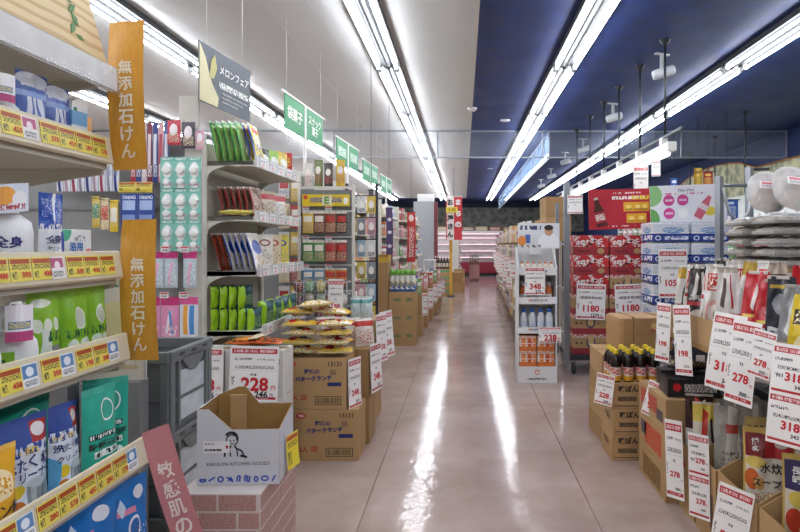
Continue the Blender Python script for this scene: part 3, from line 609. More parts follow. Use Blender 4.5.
# low shelf: blue detergent refills
zs = .44 - .033
blu = pm('#2376c2', [('e', .5, .5, .17, .13, '#e6ecf4'), ('e', .5, .5, .13, .1, '#2f6eb0'), ('e', .7, .84, .16, .07, '#e4e9f2'), ('n', .55, .2, .95, .5, '#dbe9f6', 9, 9, .6), ('r', .1, .66, .55, .72, '#d98aa8'), ('n', .1, .08, .9, .24, '#16427e', 12, 8, .5), ('d', .2, .74, .07, .07, 45, '#cfe2f2')], **FILM)
std_pouch((-1.04, 1.55, zs), R(65), .16, .285, .08, blu, 'bright blue detergent refill pouch under the lowest rail, front one', sd=3)
std_pouch((-1.01, 1.695, zs), R(75), .13, .285, .06, blu, 'bright blue detergent refill pouch behind the pink banner', sd=6, tilt=0)
std_pouch((-1.2, 1.56, zs), R(70), .15, .28, .06, blu, 'bright blue detergent refill pouch at the back of the low shelf', sd=9)
t = thing('detergent_box', 'pale blue detergent box with slanted lid on the low shelf', 'box', (-1.1, 1.34, zs), R(70)); obj('body', rbox(.16, .1, .18, mat('#5f9fd8', .4), .003), t); obj('lid', MB().prism([(-.08, 0), (.08, 0), (.08, .05), (-.08, .025)], -.05, .05).data('lid', mat('#6aa8de', .4)), t, (0, 0, .181))
t = thing('bottle_cap_refill', 'white capped clear bottle between the blue pouches', 'bottle', (-1.0, 1.45, zs), 0); obj('bottle', MB().lathe([(.03, 0), (.032, .01), (.032, .13), (.02, .15)], 16).data('bottle', mat('#cfdbe6', .2), smooth=True), t); obj('cap', MB().lathe([(.024, .15), (.024, .19), (.02, .193)], 16).data('cap', WHITE, smooth=True), t)
for k in range(3):
    t = thing('sponge_pack', f'yellow boxed sponge pack at the dark back of the low shelf, {ORD[k]} from the camera', 'box', (-1.30, 1.40 + .13 * k, zs), R(80), 'yellow packs on the low shelf'); obj('box', rbox(.12, .08, .1 + .02 * k, pm('#c8ae3c', [('r', 0, .4, 1, .7, '#d8d4c8'), ('e', .4, .55, .12, .12, '#4a4a3a')], .5), .003), t); boxo('band', t, -.0605, -.041, .03, .0605, .041, .05, mat('#8a7a2c', .5))
# banners fixed to the shelf ends
ORANGE = pm('#d39a35', [('n', 0, 0, 1, 1, '#cd9431', 3, 3, .5)], .35)
PALE = mat('#ece3cf', .5)
strip_banner('upper orange vertical banner reading additive-free soap, fixed at the top shelf', (-1.075, 1.79, 2.115), .116, .475, ORANGE, '無添加石けん', PALE, rz=R(-6), tilt=R(-1.5), pitch=.0525, z0=.27)
strip_banner('lower orange vertical banner reading additive-free soap, fixed at the body soap shelf', (-1.035, 1.79, 1.482), .116, .45, ORANGE, '無添加石けん', PALE, rz=R(-6), tilt=R(-1), pitch=.051, z0=.26)
strip_banner('slanted pink vertical banner about sensitive skin', (-.925, 1.68, .85), .09, .56, mat('#c48088', .45), '敏感肌の方', mat('#f0e2e0', .5), tilt=R(-21), rz=R(-4), z0=.17, bulge=.04, pitch=.056)
# cream posters behind the shelf
for k, (x, y, l) in enumerate([(-1.5, 2.0, 'cream poster with red strokes standing behind the green pouches'), (-1.28, 2.06, 'cream poster with green strokes right of the red one')]):
    t = thing('paper_poster', l, 'poster', (x, y, .9), R(8)); obj('sheet', MB().box(-.1, 0, 0, .1, .003, .42).data('sheet', pm('#d6d3c4', [('n', .1, .82, .9, .94, ['#b86a54', '#6a8a70'][k], 9, 3, .52), ('e', .5, .5, .3, .2, '#dcd6a0'), ('n', .1, .1, .9, .4, '#c8b890', 5, 5, .5)], .6)), t); boxo('edge_strip', t, .1, -.004, 0, .108, .005, .42, mat('#b9b9b4', .4)); boxo('foot', t, -.1, -.04, -.906, .1, .04, 0, STEEL)

# ================================================================== crates, kitchen box
CR = mat('#6a6f70', .45, var=.06); CR2 = mat('#5a5f61', .5, var=.06)
def crate(label, loc):
    W, D, H = .50, .36, .325
    t = thing('folding_crate', label, 'crate', loc, 0, 'grey folding crates')
    boxo('base', t, -W / 2, -D / 2, 0, W / 2, D / 2, .02, CR2, bev=.004)
    # end wall facing the camera: frame with window, ribs and latch
    def wall(w, rz, lx, ly, long):
        p = obj('side_wall', MB().box(-w / 2 + .01, -.006, .02, w / 2 - .01, .006, H - .045).data('side_wall', CR), t, (lx, ly, 0), rz)
        for x in (-w / 2 + .018, w / 2 - .018): boxo('corner_rib', p, x - .016, -.016, .0, x + .016, .008, H, CR, bev=.003)
        boxo('rim', p, -w / 2, -.02, H - .045, w / 2, .01, H, CR, bev=.004)
        for z in (.02, .12): boxo('cross_rib', p, -w / 2 + .03, -.014, z, w / 2 - .03, .0, z + .014, CR2)
        if not long:
            boxo('window_frame', p, -w * .34, -.018, .135, w * .30, -.004, .265, CR2, bev=.004); boxo('window', p, -w * .30, -.0195, .15, w * .26, -.0175, .25, mat('#a3a8a8', .35))
            boxo('latch', p, -.02, -.022, .05, .12, -.006, .105, CR, bev=.005); boxo('latch_button', p, .05, -.026, .065, .1, -.02, .09, mat('#8c9293', .4), bev=.003)
        else:
            boxo('clear_panel', p, -w * .3, -.012, .03, w * .3, -.0065, .235, mat('#b9c2c6', .15, var=.35, scale=18))
            for s in (-1, 1): boxo('panel_post', p, s * w * .33 - .008, -.02, .02, s * w * .33 + .008, 0, .285, CR)
            hb = MB(); n = 10; outer = [(-.09 + .18 * i / n, .275 - .055 * math.sin(PI * i / n)) for i in range(n + 1)]
            hb.prism([(x, z) for x, z in outer] + [(.09, .29), (-.09, .29)], -.02, 0); obj('grip', hb.data('grip', CR), p)
            for s in (-.1, 0, .1): boxo('slot', p, s - .02, -.0215, .3, s + .02, -.0195, .312, mat('#3a3d3e', .5))
    wall(W, 0, 0, -D / 2 + .008, False); wall(W, PI, 0, D / 2 - .008, False); wall(D, PI / 2, W / 2 - .008, 0, True); wall(D, -PI / 2, -W / 2 + .008, 0, True)
    return t
for k, l in enumerate(['grey folding crate at the bottom of the crate stack', 'grey folding crate in the middle of the crate stack', 'grey folding crate on top of the stack with clear panel and latch']): crate(l, (-1.155 - .25, 2.38, .326 * k + .001))

BRK = [pm('#b08a82', [('n', 0, 0, 1, 1, '#a47d76', 4, 3, .52)], .4), pm('#a88078', [('n', 0, 0, 1, 1, '#b6918a', 4, 3, .5)], .4), pm('#b89289', [('n', 0, 0, 1, 1, '#a9837b', 3, 3, .5)], .4)]
bx = thing('brick_pattern_carton', 'low display carton with pink brick pattern under the white kitchen goods box', 'carton', (-.83, 2.105, 0))
boxo('body', bx, -.14, -.2, 0, .14, .2, .553, mat('#cfc6c2', .45), bev=.002)
random.seed(3)
def bricks(face_w, ox, oy, rz):
    nrow = 9; rh = .553 / nrow; bw = .135
    for r in range(nrow):
        x = -face_w / 2 - (bw / 2 if r % 2 else 0)
        while x < face_w / 2:
            a, b = max(x, -face_w / 2) + .004, min(x + bw, face_w / 2) - .004
            if b - a > .012:
                m = random.choice(BRK); key = ('brk', round(b - a, 3), m.name)
                me = cached(key, lambda: MB().box(-(b - a) / 2, -.0015, 0, (b - a) / 2, .0005, rh - .008).data('brick', m))
                obj('brick', me, bx, (ox + (a + b) / 2 if rz == 0 else ox, oy if rz == 0 else oy + (a + b) / 2, r * rh + .004), rz)
            x += bw
bricks(.28, 0, -.2, 0); bricks(.4, .14, 0, PI / 2)
kb = thing('kitchen_goods_box', 'white open display box with woman emblem and blue utensil print', 'display box', (-.797, 2.07, .5545), R(3.5))
KW, KD = .285, .19; BOXW = mat('#c9ccd2', .45, var=.03)
fp = [(-KW / 2, 0), (KW / 2, 0), (KW / 2, .195), (KW * -.08, .195), (KW * -.36, .268), (-KW / 2, .268)]
bp_ = [(-KW / 2, 0), (KW / 2, 0), (KW / 2, .235), (KW * .06, .235), (KW * -.12, .30), (KW * -.22, .30), (-KW / 2, .268)]
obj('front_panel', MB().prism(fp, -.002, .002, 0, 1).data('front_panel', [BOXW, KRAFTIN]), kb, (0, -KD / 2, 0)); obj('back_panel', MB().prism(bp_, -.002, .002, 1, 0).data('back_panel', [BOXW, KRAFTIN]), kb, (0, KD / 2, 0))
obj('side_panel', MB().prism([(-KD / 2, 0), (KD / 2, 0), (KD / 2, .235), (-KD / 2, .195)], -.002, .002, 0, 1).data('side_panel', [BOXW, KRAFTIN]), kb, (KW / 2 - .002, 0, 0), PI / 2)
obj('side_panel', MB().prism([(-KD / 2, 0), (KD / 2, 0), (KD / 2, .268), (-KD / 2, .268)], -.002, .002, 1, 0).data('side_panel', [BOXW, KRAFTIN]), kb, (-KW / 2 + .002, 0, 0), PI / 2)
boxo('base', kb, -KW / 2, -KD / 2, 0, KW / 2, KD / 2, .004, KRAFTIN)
boxo('inner_flap', kb, -.09, KD / 2 - .012, .004, -.03, KD / 2 - .004, .27, KRAFT)
fy = -KD / 2 - .0032
letter(kb, 'KIKULON KITCHEN GOODS', BLACK, (.0, fy, .075), w=.215, bold=0)
boxo('paper_label', kb, -.12, fy - .0005, .115, -.03, fy + .001, .155, pm('#e6e6e8', [('n', .05, .7, .4, .9, '#777', 30, 6, .5), ('n', .06, .15, .7, .35, '#222', 60, 3, .45), ('e', .9, .5, .05, .16, '#c83030')], .5))
# emblem: woman in headscarf drawn in black strokes
EM = BLACK
def stroke(pts, w=.0022, m=EM, name='emblem_line'):
    b = MB()
    for (x0, z0), (x1, z1) in zip(pts, pts[1:]):
        d = Vector((x1 - x0, z1 - z0)); L = d.length or 1; nx, nz = -d.y / L * w, d.x / L * w
        b.quad([(x0 - nx, 0, z0 - nz), (x1 - nx, 0, z1 - nz), (x1 + nx, 0, z1 + nz), (x0 + nx, 0, z0 + nz)])
    return obj(name, b.data(name, m), kb, (0, fy, 0))
arc = lambda cx, cz, rx, rz_, a0, a1, n=12: [(cx + rx * math.cos(R(a0 + (a1 - a0) * i / n)), cz + rz_ * math.sin(R(a0 + (a1 - a0) * i / n))) for i in range(n + 1)]
stroke(arc(-.022, .158, .020, .019, -60, 230)); stroke(arc(-.024, .172, .018, .013, 10, 170), .005); stroke(arc(-.012, .165, .009, .012, -40, 120), .004); stroke([(-.03, .155), (-.024, .156)]); stroke([(-.018, .156), (-.013, .157)]); stroke(arc(-.021, .15, .007, .005, 200, 340), .0016)
stroke([(-.026, .14), (-.03, .13), (-.044, .122), (-.048, .1)], .003); stroke([(-.014, .14), (-.008, .13), (.012, .12), (.02, .1)], .003); stroke([(-.032, .128), (-.026, .1)]); stroke([(-.006, .128), (-.002, .1)]); stroke([(-.048, .1), (-.048, .12), (-.038, .14), (-.036, .15)], .0018); stroke([(.006, .104), (.03, .098)], .004)
UT = mat('#2c4fb0', .5)
for i in range(9):
    x = -.122 + .0305 * i; z = .022
    s = [arc(0, 0, .011, .008, 180, 360) + [(-.011, 0)], [(-.011, -.006), (.003, .003), (.011, .008)], arc(0, 0, .009, .009, 0, 360), [(-.01, .008), (.012, -.01), (.004, .006), (-.004, -.008)], [(-.005, -.01), (-.003, .01), (.006, .01), (.004, -.01)], [(-.008, -.01), (-.008, .01), (0, .01), (0, -.01), (.008, -.01), (.008, .01)], arc(0, -.002, .006, .009, 0, 360), arc(0, 0, .012, .008, 0, 360), [(-.006, -.01), (.006, .01)]][i]
    stroke([(x + a, z + b) for a, b in s], .0028, UT, 'utensil_print')
pop('yellow price card on the side edge of the kitchen goods box', (-.636, 2.085, .70), R(78), .085, .125, .0, style='y', group=None, rx=R(-4))

# ================================================================== end shelf unit (2.05 m gondola seen behind the crates)
gd = thing('gondola_shelf', 'beige end gondola shelf with curved brackets behind the grey crates', 'gondola shelf', (-1.6, 3.5, 0))
GL = .95
GS = [(.30, 1.925), (.30, 1.58), (.32, 1.235), (.345, .86), (.36, .50)]
boxo('post', gd, -.11, -.06, 0, 0, 0, 2.1, SHELFW, bev=.003); boxo('back_board', gd, -.06, 0, 0, -.03, GL, 2.05, SHELFG); boxo('post', gd, -.11, GL, 0, 0, GL + .05, 2.1, SHELFW)
boxo('post_top', gd, -.15, -.05, 2.1, -.03, -.03, 2.32, mat('#d2cfc6', .5)); boxo('plinth', gd, 0, 0, 0, .36, GL, .12, SHELFG)
for d, z in GS:
    sb_ = boxo('shelf_board', gd, 0, 0, z - .03, d, GL, z, SHELFW)
    for y in (.006, GL - .006):
        n = 8; pr = [(.0, 0), (0, -.11)] + [(d * .62 * (1 - math.cos(R(90 * i / n))) , -.11 + .085 * math.sin(R(90 * i / n))) for i in range(1, n + 1)] + [(d - .01, -.025), (d - .01, 0)]
        obj('bracket', MB().prism(list(reversed(pr)), -.006, .006).data('bracket', SHELFW), gd, (0, y, z - .0))
    rl = obj('price_rail', MB().box(-.003, 0, -.035, .012, GL, .038).data('price_rail', clear('#f4f4f0', .5, .15)), gd, (d, 0, z))
    for k in range(5):
        cm = cached(('wcard', k % 2), lambda: MB().box(-.05, -.001, 0, .05, .001, .055).data('price_card', pm('#eeeeec', [('n', .1, .55, .9, .85, '#55565c', 30, 8, .5), ('n', .3, .1, .8, .45, '#c8323a', 9 + k, 3, .5)], .4)))
        obj('price_card', cm, rl, (.014, .1 + .18 * k, -.028), PI / 2)
def bags_file(kind, label, m, n, x0, dx, y, z, w, h, d, lean, group, rz=PI / 2, cat='snack bag', shape=pillow, sd0=0):
    for k in range(n):
        lb = label.format(ORD[k])
        t = thing(kind, lb, cat, (x0 + dx * k, y + .004 * math.sin(k * 3), z), (0, 0, rz), group)
        mm = m[k % len(m)] if isinstance(m, list) else m
        o = obj('bag', shape(w, h, d, mm, sd0, .003), t, (0, 0, 0), (-lean, 0, 0))
        boxo('top_seal', t, -w / 2 + .004, -.0015 + 0, 0, w / 2 - .004, .0015, .016, mat('#d8d8d4', .3), kind=None).parent = o
        t.children[0].children[0].location = (0, 0, h - .018) if o.children else (0, 0, 0)
gbag = pm('#9cc474', [('r', 0, 0, .05, 1, '#3f9448'), ('r', .95, 0, 1, 1, '#3f9448'), ('r', 0, .9, 1, 1, '#4aa052'), ('e', .5, .45, .3, .3, '#b7d69a'), ('n', .15, .3, .85, .7, '#dfead2', 6, 6, .55)], rough=.22, crinkle=.5)
GX = -1.6
bags_file('snack_bag', 'green pillow snack bag on the top end shelf, {} from the post', gbag, 5, GX + .056, .0405, 3.61, 1.927, .19, .265, .034, R(12), 'green bags on the top end shelf')
ybag = pm('#e8cf3a', [('r', 0, 0, .12, 1, '#22408e'), ('e', .5, .6, .26, .2, '#f0e9c8'), ('n', .2, .15, .8, .5, '#2a4796', 7, 6, .52), ('r', .2, .78, .85, .9, '#c8402e')], rough=.22, crinkle=.5)
bags_file('snack_bag', 'yellow and blue snack bag on the top end shelf, {} beside the green bags', ybag, 2, GX + .262, .03, 3.63, 1.927, .18, .26, .02, R(14), 'yellow bags on the top end shelf')
for k in range(3):
    t = thing('snack_bag', f'dark and green snack pack farther along the top end shelf, {ORD[k]} after the yellow bags', 'snack bag', (GX + .22, 3.86 + .2 * k, 1.926), PI / 2 - .2, 'far packs on the top end shelf'); obj('bag', pouch(.16, .14 + .02 * k, .06, pm(['#3a3f38', '#8ab04a', '#c8b03c'][k], [('e', .5, .5, .3, .2, '#e0e0d0')], **FILM), k), t)
rbag = pm('#9c7a64', [('r', 0, 0, .05, 1, '#b32a30'), ('r', .96, 0, 1, 1, '#b32a30'), ('n', .1, .1, .9, .9, '#6d4638', 5, 6, .5), ('n', .1, .2, .9, .5, '#d8cbb8', 6, 6, .6)], rough=.25, crinkle=.5)
bags_file('cracker_bag', 'brown cracker bag with red edges on the second end shelf, {} from the post', rbag, 6, GX + .06, .04, 3.69, 1.582, .2, .2, .028, R(10), 'brown bags on the second end shelf')
for k, (x, y, c, c2) in enumerate([(.2, 3.93, '#d9ccb4', '#b83038'), (.22, 4.11, '#e6e0d8', '#c0343a'), (.2, 4.29, '#c8b496', '#5a4030')]):
    t = thing('cracker_bag', f'white and red cracker bag leaning on the second end shelf, {ORD[k]} beyond the brown bags', 'snack bag', (GX + x, y, 1.581), R(60), 'white bags on the second end shelf'); obj('bag', pouch(.2, .2, .06, pm(c, [('r', 0, .7, 1, .9, c2), ('n', .1, .1, .9, .6, '#7a5a44', 6, 6, .55)], **FILM), k), t)
t = thing('flat_snack_pack', 'yellow flat snack pack lying at the edge of the second end shelf', 'snack bag', (GX + .17, 3.548, 1.606)); obj('bag', pillow(.24, .06, .03, pm('#d8c65a', [('n', .1, .2, .9, .8, '#ece4b4', 6, 4, .5)], **FILM), 3), t, (0, -.03, 0), (R(-90), 0, 0)); boxo('paper_strip', t, .08, -.015, .014, .11, .015, .017, WHITE)
wbag = pm('#dcd9d2', [('r', 0, 0, .05, 1, '#2b51b0'), ('e', .5, .62, .36, .2, '#3357ac'), ('n', .25, .1, .9, .4, '#b08a5c', 6, 6, .5), ('r', .86, 0, 1, 1, '#e8e6e2')], rough=.25, crinkle=.4)
brb = pm('#a4643c', [('r', 0, 0, .2, 1, '#8e3a2a'), ('n', .2, .1, .9, .8, '#d8c8b0', 5, 6, .5)], rough=.25, crinkle=.4)
bags_file('noodle_bag', 'white and blue long snack bag on the third end shelf, {} from the post', [brb, brb, wbag, wbag, wbag, wbag, wbag], 7, GX + .075, .037, 3.63, 1.237, .2, .25, .024, R(16), 'white and blue bags on the third end shelf')
for k, (y, c, c2) in enumerate([(3.88, '#e2dcd0', '#8e4a38'), (4.06, '#d8c9a8', '#a83038'), (4.24, '#dccb5a', '#27408e')]):
    t = thing('cracker_bag', ['white bag with brown ring print on the third end shelf', 'beige bag with red dots on the third end shelf', 'yellow bag with blue print at the far end of the third end shelf'][k], 'snack bag', (GX + .22, y, 1.236), R(62), 'far bags on the third end shelf'); obj('bag', pouch(.17, .24, .05, pm(c, [('e', .5, .75, .3, .1, c2), ('e', .5, .75, .2, .06, c), ('n', .1, .1, .9, .55, c2, 5, 6, .6)], **FILM), k), t)
lime = pm('#1f4a4c', [('r', 0, 0, .4, 1, '#94c11f'), ('n', .36, .1, .95, .6, '#7a9a5c', 6, 6, .5), ('r', .4, .75, .95, .9, '#26555a')], rough=.22, crinkle=.35)
for z0, nn, tag in ((.861, 5, 'lower layer'), (1.002, 4, 'upper layer')):
    for k in range(nn):
        t = thing('seaweed_pack', f'lime and dark green packet on the fourth end shelf, {tag}, {ORD[k]} from the post', 'snack packet', (GX + .045 + .056 * k, 3.56 + .004 * k, z0), (0, 0, R(60)), 'lime and dark green packets')
        obj('packet', pillow(.115, .14, .035, lime, k), t); boxo('seal_strip', t, -.05, -.0015, .128, .05, .0015, .142, mat('#123234', .3))
for k in range(4):
    t = thing('seaweed_pack', f'lime and dark green packet along the fourth shelf edge, {ORD[k]} beyond the corner', 'snack packet', (GX + .29, 3.72 + .17 * k, .861), (0, 0, R(68)), 'lime packets along the shelf edge'); obj('packet', pillow(.15, .17, .05, lime, k + 9), t)
for k in range(3):
    t = thing('seaweed_pack', f'lime packet lying low on the fifth end shelf, {ORD[k]} from the post', 'snack packet', (GX + .08 + .1 * k, 3.56, .501), (0, 0, R(40)), 'lime packets on the lowest end shelf'); obj('packet', pillow(.14, .17, .05, lime, k + 15), t)
# hook board facing the camera, left of the post
hbx = thing('hook_board', 'grey pegboard panel with hanging oral-care goods behind the soap shelf', 'pegboard', (-2.3, 3.5, 0))
boxo('panel', hbx, -.9, 0, .3, .585, .03, 2.05, mat('#8e9090', .6)); boxo('frame', hbx, -.93, -.02, 0, -.9, .04, 2.1, SHELFW); boxo('plinth', hbx, -.9, -.3, 0, .585, 0, .3, SHELFG)
for z in (1.30, 1.62, 1.0): boxo('hook_bar', hbx, -.9, -.012, z, .585, 0, z + .02, STEEL)
def hang(kind, label, px, ptop, y, w, h, m, group, cat='hanging pack', hb=3.487, card=True):
    p = P(px, ptop, y)
    if px > 171 and hb < 4: hb = 3.436
    t = thing(kind, label, cat, (p.x, y, p.z), 0, group)
    obj('pack', MB().grid(lambda u, v: ((u - .5) * w, -.012 * math.sin(PI * u) * math.sin(PI * min(1, v * 1.15)) , (v - 1) * h), 8, 8).grid(lambda u, v: ((u - .5) * w, .004 * math.sin(PI * u), (v - 1) * h), 2, 2, flip=True).data('pack', m, smooth=True), t)
    tubeo('hook', t, [(0, hb - y, -.012), (0, -.05, -.012), (0, -.06, .0)], .0025, STEEL, 5)
    if card: boxo('tag', t, -.025, -.068, -.0, .025, -.066, .035, pm('#eeeeee', [('r', .05, .65, .95, .92, '#c83a44'), ('n', .1, .1, .9, .55, '#333', 20, 6, .5)], .4))
    return t
tooth = [pm('#dfe3ec', [('r', .3, .0, .7, 1, c), ('r', 0, .82, 1, 1, '#eceef2'), ('n', .1, .5, .9, .7, '#8a90b0', 8, 5, .5)], .3) for c in ('#2c3f86', '#b89aa8', '#a03a50', '#8e8ea0')]
for k in range(9): hang('toothbrush_pack', f'slim toothbrush pack in the upper row behind the soap boxes, {ORD[k]} from the camera edge', 60 + 7 * k, 160, 3.40, .04, .19, tooth[k % 4], 'toothbrush packs behind the soap boxes', card=(k % 3 == 1))
for k in range(7): hang('toothpaste_pack', f'red or navy brush pack above the gold price cards, {ORD[k]} from the upper orange banner', 133 + 5.6 * k, 122, 3.42, .031, .37, pm(['#b0324a', '#2c3f86', '#d8c8d0', '#7a2c40', '#3a4a90', '#e0a8b0', '#5570b0'][k], [('r', .2, .3, .8, .8, ['#e8c8d0', '#c8d0e8', '#a04060', '#e0d0d4', '#dfe4f0', '#b84a60', '#e4e8f4'][k]), ('n', .1, .1, .9, .3, '#f0f0f0', 6, 6, .5)], .3), 'brush packs beside the upper banner', card=False)
for k in range(2): hang('tag_card', f'gold price card hanging below the brush packs, {ORD[k]} from the banner', 127 + 17 * k, 182, 3.36, .10, .062, card_mats[k], 'gold price cards', cat='price card', card=False)
for k in range(2): hang('floss_pack', f'navy dental pack with pale windows, {ORD[k]} of two beside the lower banner', 129 + 17 * k, 194, 3.36, .10, .215, pm('#2c4a96', [('r', .12, .55, .88, .82, '#9fb4dc'), ('r', .12, .12, .88, .42, '#7f9ad0'), ('n', .1, .86, .9, .96, '#dfe6f4', 10, 6, .5)], .25), 'navy dental packs', card=False)
for k in range(3): hang('refill_sachet', f'gold and green sachet in the row above the white soap boxes, {ORD[k]} of three', 96 + 9 * k, 196 + 2 * k, 3.36, .048, .19, pm(['#c8b048', '#d8c8a0', '#e0c030'][k], [('r', .1, .3, .9, .75, ['#4a8a70', '#c04a40', '#e8e4d8'][k]), ('n', .1, .1, .9, .9, '#efe8d0', 6, 6, .58)], **FILM), 'gold sachets', card=False)
pinkm = pm('#d890b4', [('r', 0, .8, 1, 1, '#c8387c'), ('d', .45, .4, .07, .3, 25, '#e8e2ea'), ('d', .6, .38, .06, .3, -15, '#5a8ec8'), ('n', .1, .05, .9, .3, '#f0e0ea', 6, 5, .55)], **FILM)
pinkt = pm('#b8c8d0', [('r', 0, .82, 1, 1, '#c8387c'), ('d', .5, .4, .09, .32, 20, '#e79ac0'), ('n', .1, .1, .9, .7, '#dfe8ec', 6, 5, .55)], **FILM)
for k in range(3): hang('razor_pack', f'grey and pink razor pack above the pink packs, {ORD[k]} from the lower banner', 157 + 14 * k if k < 2 else 190, 252, 3.36, .08, .215, pinkt, 'grey and pink razor packs')
for k in range(3): hang('brush_pack', f'pink brush pack just above the grey crates, {ORD[k]} from the lower banner', 151 + 19 * k, 297, 3.36, .11, .25, [pinkm, pinkm, pm('#d8dfe8', [('r', .2, .1, .45, .8, '#e0a040'), ('r', .55, .1, .8, .8, '#4a8ac8'), ('r', 0, .82, 1, 1, '#e0609a')], **FILM)][k], 'pink brush packs')
# strip of teal dental cases on the post
tealp = pm('#7fc2b4', [('e', .5, .58, .36, .26, '#e6eae8'), ('e', .5, .58, .28, .2, '#f2f4f2'), ('r', .25, .0, .75, .26, '#eef0ee'), ('r', 0, .88, 1, 1, '#5fae9e'), ('n', .1, .9, .9, .98, '#e8f2ee', 12, 6, .5), ('r', .1, .1, .9, .14, '#d88aa0')], .25)
for r in range(3):
    for c in range(3):
        t = thing('dental_case_pack', f'teal blister pack of a round white case, {ORD[r]} row down, {ORD[c]} from the wall side', 'blister pack', P(167 + 13.6 * c, 157 + 31.5 * r, 3.38), 0, 'teal dental case packs')
        boxo('card', t, -.04, 0, -.187, .04, .003, 0, tealp)
        for z, rr in ((-.078, .026), (-.15, .02)): obj('round_case', MB().lathe([(rr, 0), (rr, .014), (rr * .85, .018), (rr * .5, .019)], 18).data('round_case', mat('#eef0ee', .3), smooth=True), t, (0, 0, z), (R(90), 0, 0))
for k, (px, py, w, h, c) in enumerate([(174, 118, .08, .15, '#c43a4c'), (188.5, 120, .08, .16, '#4a4650'), (200, 128, .05, .12, '#d8a8c0')]):
    hang('charm_pack', ['red and white character-free pack above the teal packs', 'dark round-tag pack above the teal packs', 'small pale pink pack at the post top'][k].replace(' character-free', ''), px, py + 2, 3.385, w, h, pm(c, [('e', .5, .6, .3, .25, '#e8e2e4'), ('n', .1, .1, .9, .45, '#d8c8b0', 7, 6, .5)], **FILM), 'packs above the teal packs', card=False)

# ================================================================== left floor stacks
WC = mat('#d3d0ca', .6, var=.05)
for k, (xc, z, l) in enumerate([(-1.2, 0, 'white carton at the floor under the 228 yen card'), (-1.2, .265, 'middle white carton in the stack behind the 228 yen card'), (-1.2, .53, 'top white carton carrying the 228 yen card'), (-1.54, .265, 'middle white carton in the stack nearest the grey crates'), (-1.54, .53, 'top white carton of the stack nearest the grey crates'), (-1.54, 0, 'bottom white carton of the stack nearest the grey crates')]):
    t = carton('white_carton', l, (xc, 3.31, z), 0, .335, .19, .263, WC, 'white cartons behind the kitchen goods box')
    obj('crest_print', MB().box(-.05, 0, 0, .05, .001, .12).data('crest_print', pm('#d3d0ca', [('r', .1, .2, .9, .8, '#8e6a5c'), ('n', .1, .2, .9, .8, '#c9b8ae', 7, 7, .5), ('e', .5, .85, .12, .1, '#8e6a5c')], .6)), t, (-.09, -.0965, .1))
    letter(t, '68', mat('#6d6660', .6), (.125, -.0965, .2), w=.05); letter(t, '18', mat('#6d6660', .6), (.125, -.0965, .06), w=.035)
pop('price card reading 228 on the white cartons', P(255, 346, 3.19), R(3), .275, .315, .008, '228', '246', extra=None, tilt=R(2), group=None)
pop('price card partly hidden behind the crates, next to the 228 card', P(203, 347, 3.19), R(2), .23, .315, .006, '228', '246', tilt=R(1), group=None)
t = thing('orange_snack_bag', 'orange and brown flat snack bag lying on the white cartons', 'snack bag', (-1.22, 3.31, .812)); obj('bag', pillow(.34, .17, .05, pm('#b5562a', [('n', .1, .1, .9, .9, '#3f2a20', 4, 4, .5), ('e', .3, .5, .2, .3, '#d88a3c')], **FILM), 2), t, (0, -.085, .02), (R(-90), 0, 0)); boxo('paper_band', t, -.02, -.09, .048, .03, .09, .05, mat('#d8c8a8', .5))
def crunch(label, loc, w, rz=0):
    t = carton('butter_crunch_carton', label, loc, rz, w, .28, .333, KRAFT, 'butter crunch cartons'); f = -.1412
    obj('logo_oval', MB().prism([(.032 * math.cos(a * PI / 10), .018 * math.sin(a * PI / 10)) for a in range(20)], -.0005, .0005).data('logo_oval', mat('#b0262c', .5)), t, (-w * .38, f, .293)); letter(t, 'YBC', WHITE, (-w * .38, f - .001, .293), w=.042, bold=.03)
    letter(t, '13131', BLACK, (w * .32, f, .295), w=.085, bold=.02); letter(t, '魅惑の', NAVY, (-.02, f, .245), w=.1, bold=.03); letter(t, 'バタークランチ', NAVY, (-.01, f, .2), w=.24, bold=.05, tilt=R(3))
    letter(t, '12入', mat('#b0262c', .5), (-w * .36, f, .075), w=.07, bold=.03)
    boxo('print_block', t, -w * .22, f, .06, -w * .13, f + .001, .095, pm('#b0262c', [('n', .1, .1, .9, .9, '#b08e62', 5, 5, .5)], .7)); boxo('ribbon_print', t, w * .2, f, .15, w * .42, f + .001, .175, NAVY); boxo('stamp_print', t, w * .24, f, .22, w * .34, f + .001, .26, pm('#b08e62', [('n', .05, .05, .95, .95, '#4a4648', 7, 6, .5)], .7))
    boxo('barcode', t, -.0, f, .028, w * .42, f + .001, .085, pm('#c4a06c', [('r', 0, 0, 1, .08, '#2a2622'), ('r', 0, .92, 1, 1, '#2a2622'), ('r', 0, 0, .03, 1, '#2a2622'), ('r', .97, 0, 1, 1, '#2a2622'), ('n', .06, .15, .94, .85, '#241f1c', 90, .2, .49)], .7))
    return t
crunch('lower butter crunch carton standing on the floor', (-.89, 3.77, 0), .42); crunch('upper butter crunch carton carrying the yellow snack bags', (-.96, 3.77, .3345), .405)
ym = [pm('#dfae28', [('r', .0, 0, 1, .1, '#c8b070'), ('e', .5, .5, .32, .3, '#e8d8a0'), ('e', .66, .4, .14, .16, '#c83a2c'), ('d', .35, .5, .16, .1, 20, '#7a4a2c'), ('n', .0, .0, 1, .3, '#e9e4d6', 4, 4, .5), ('n', .1, .6, .9, .95, '#f0e4b0', 6, 5, .5)], rough=.12, crinkle=.6, cs=26), pm('#e0b838', [('e', .62, .5, .2, .18, '#4a5a9a'), ('n', .0, .7, 1, 1, '#e9e4d6', 4, 4, .48), ('n', .1, .1, .9, .9, '#efe6c4', 5, 5, .58), ('e', .3, .4, .16, .2, '#b8302c')], rough=.16, crinkle=.6, cs=26)]
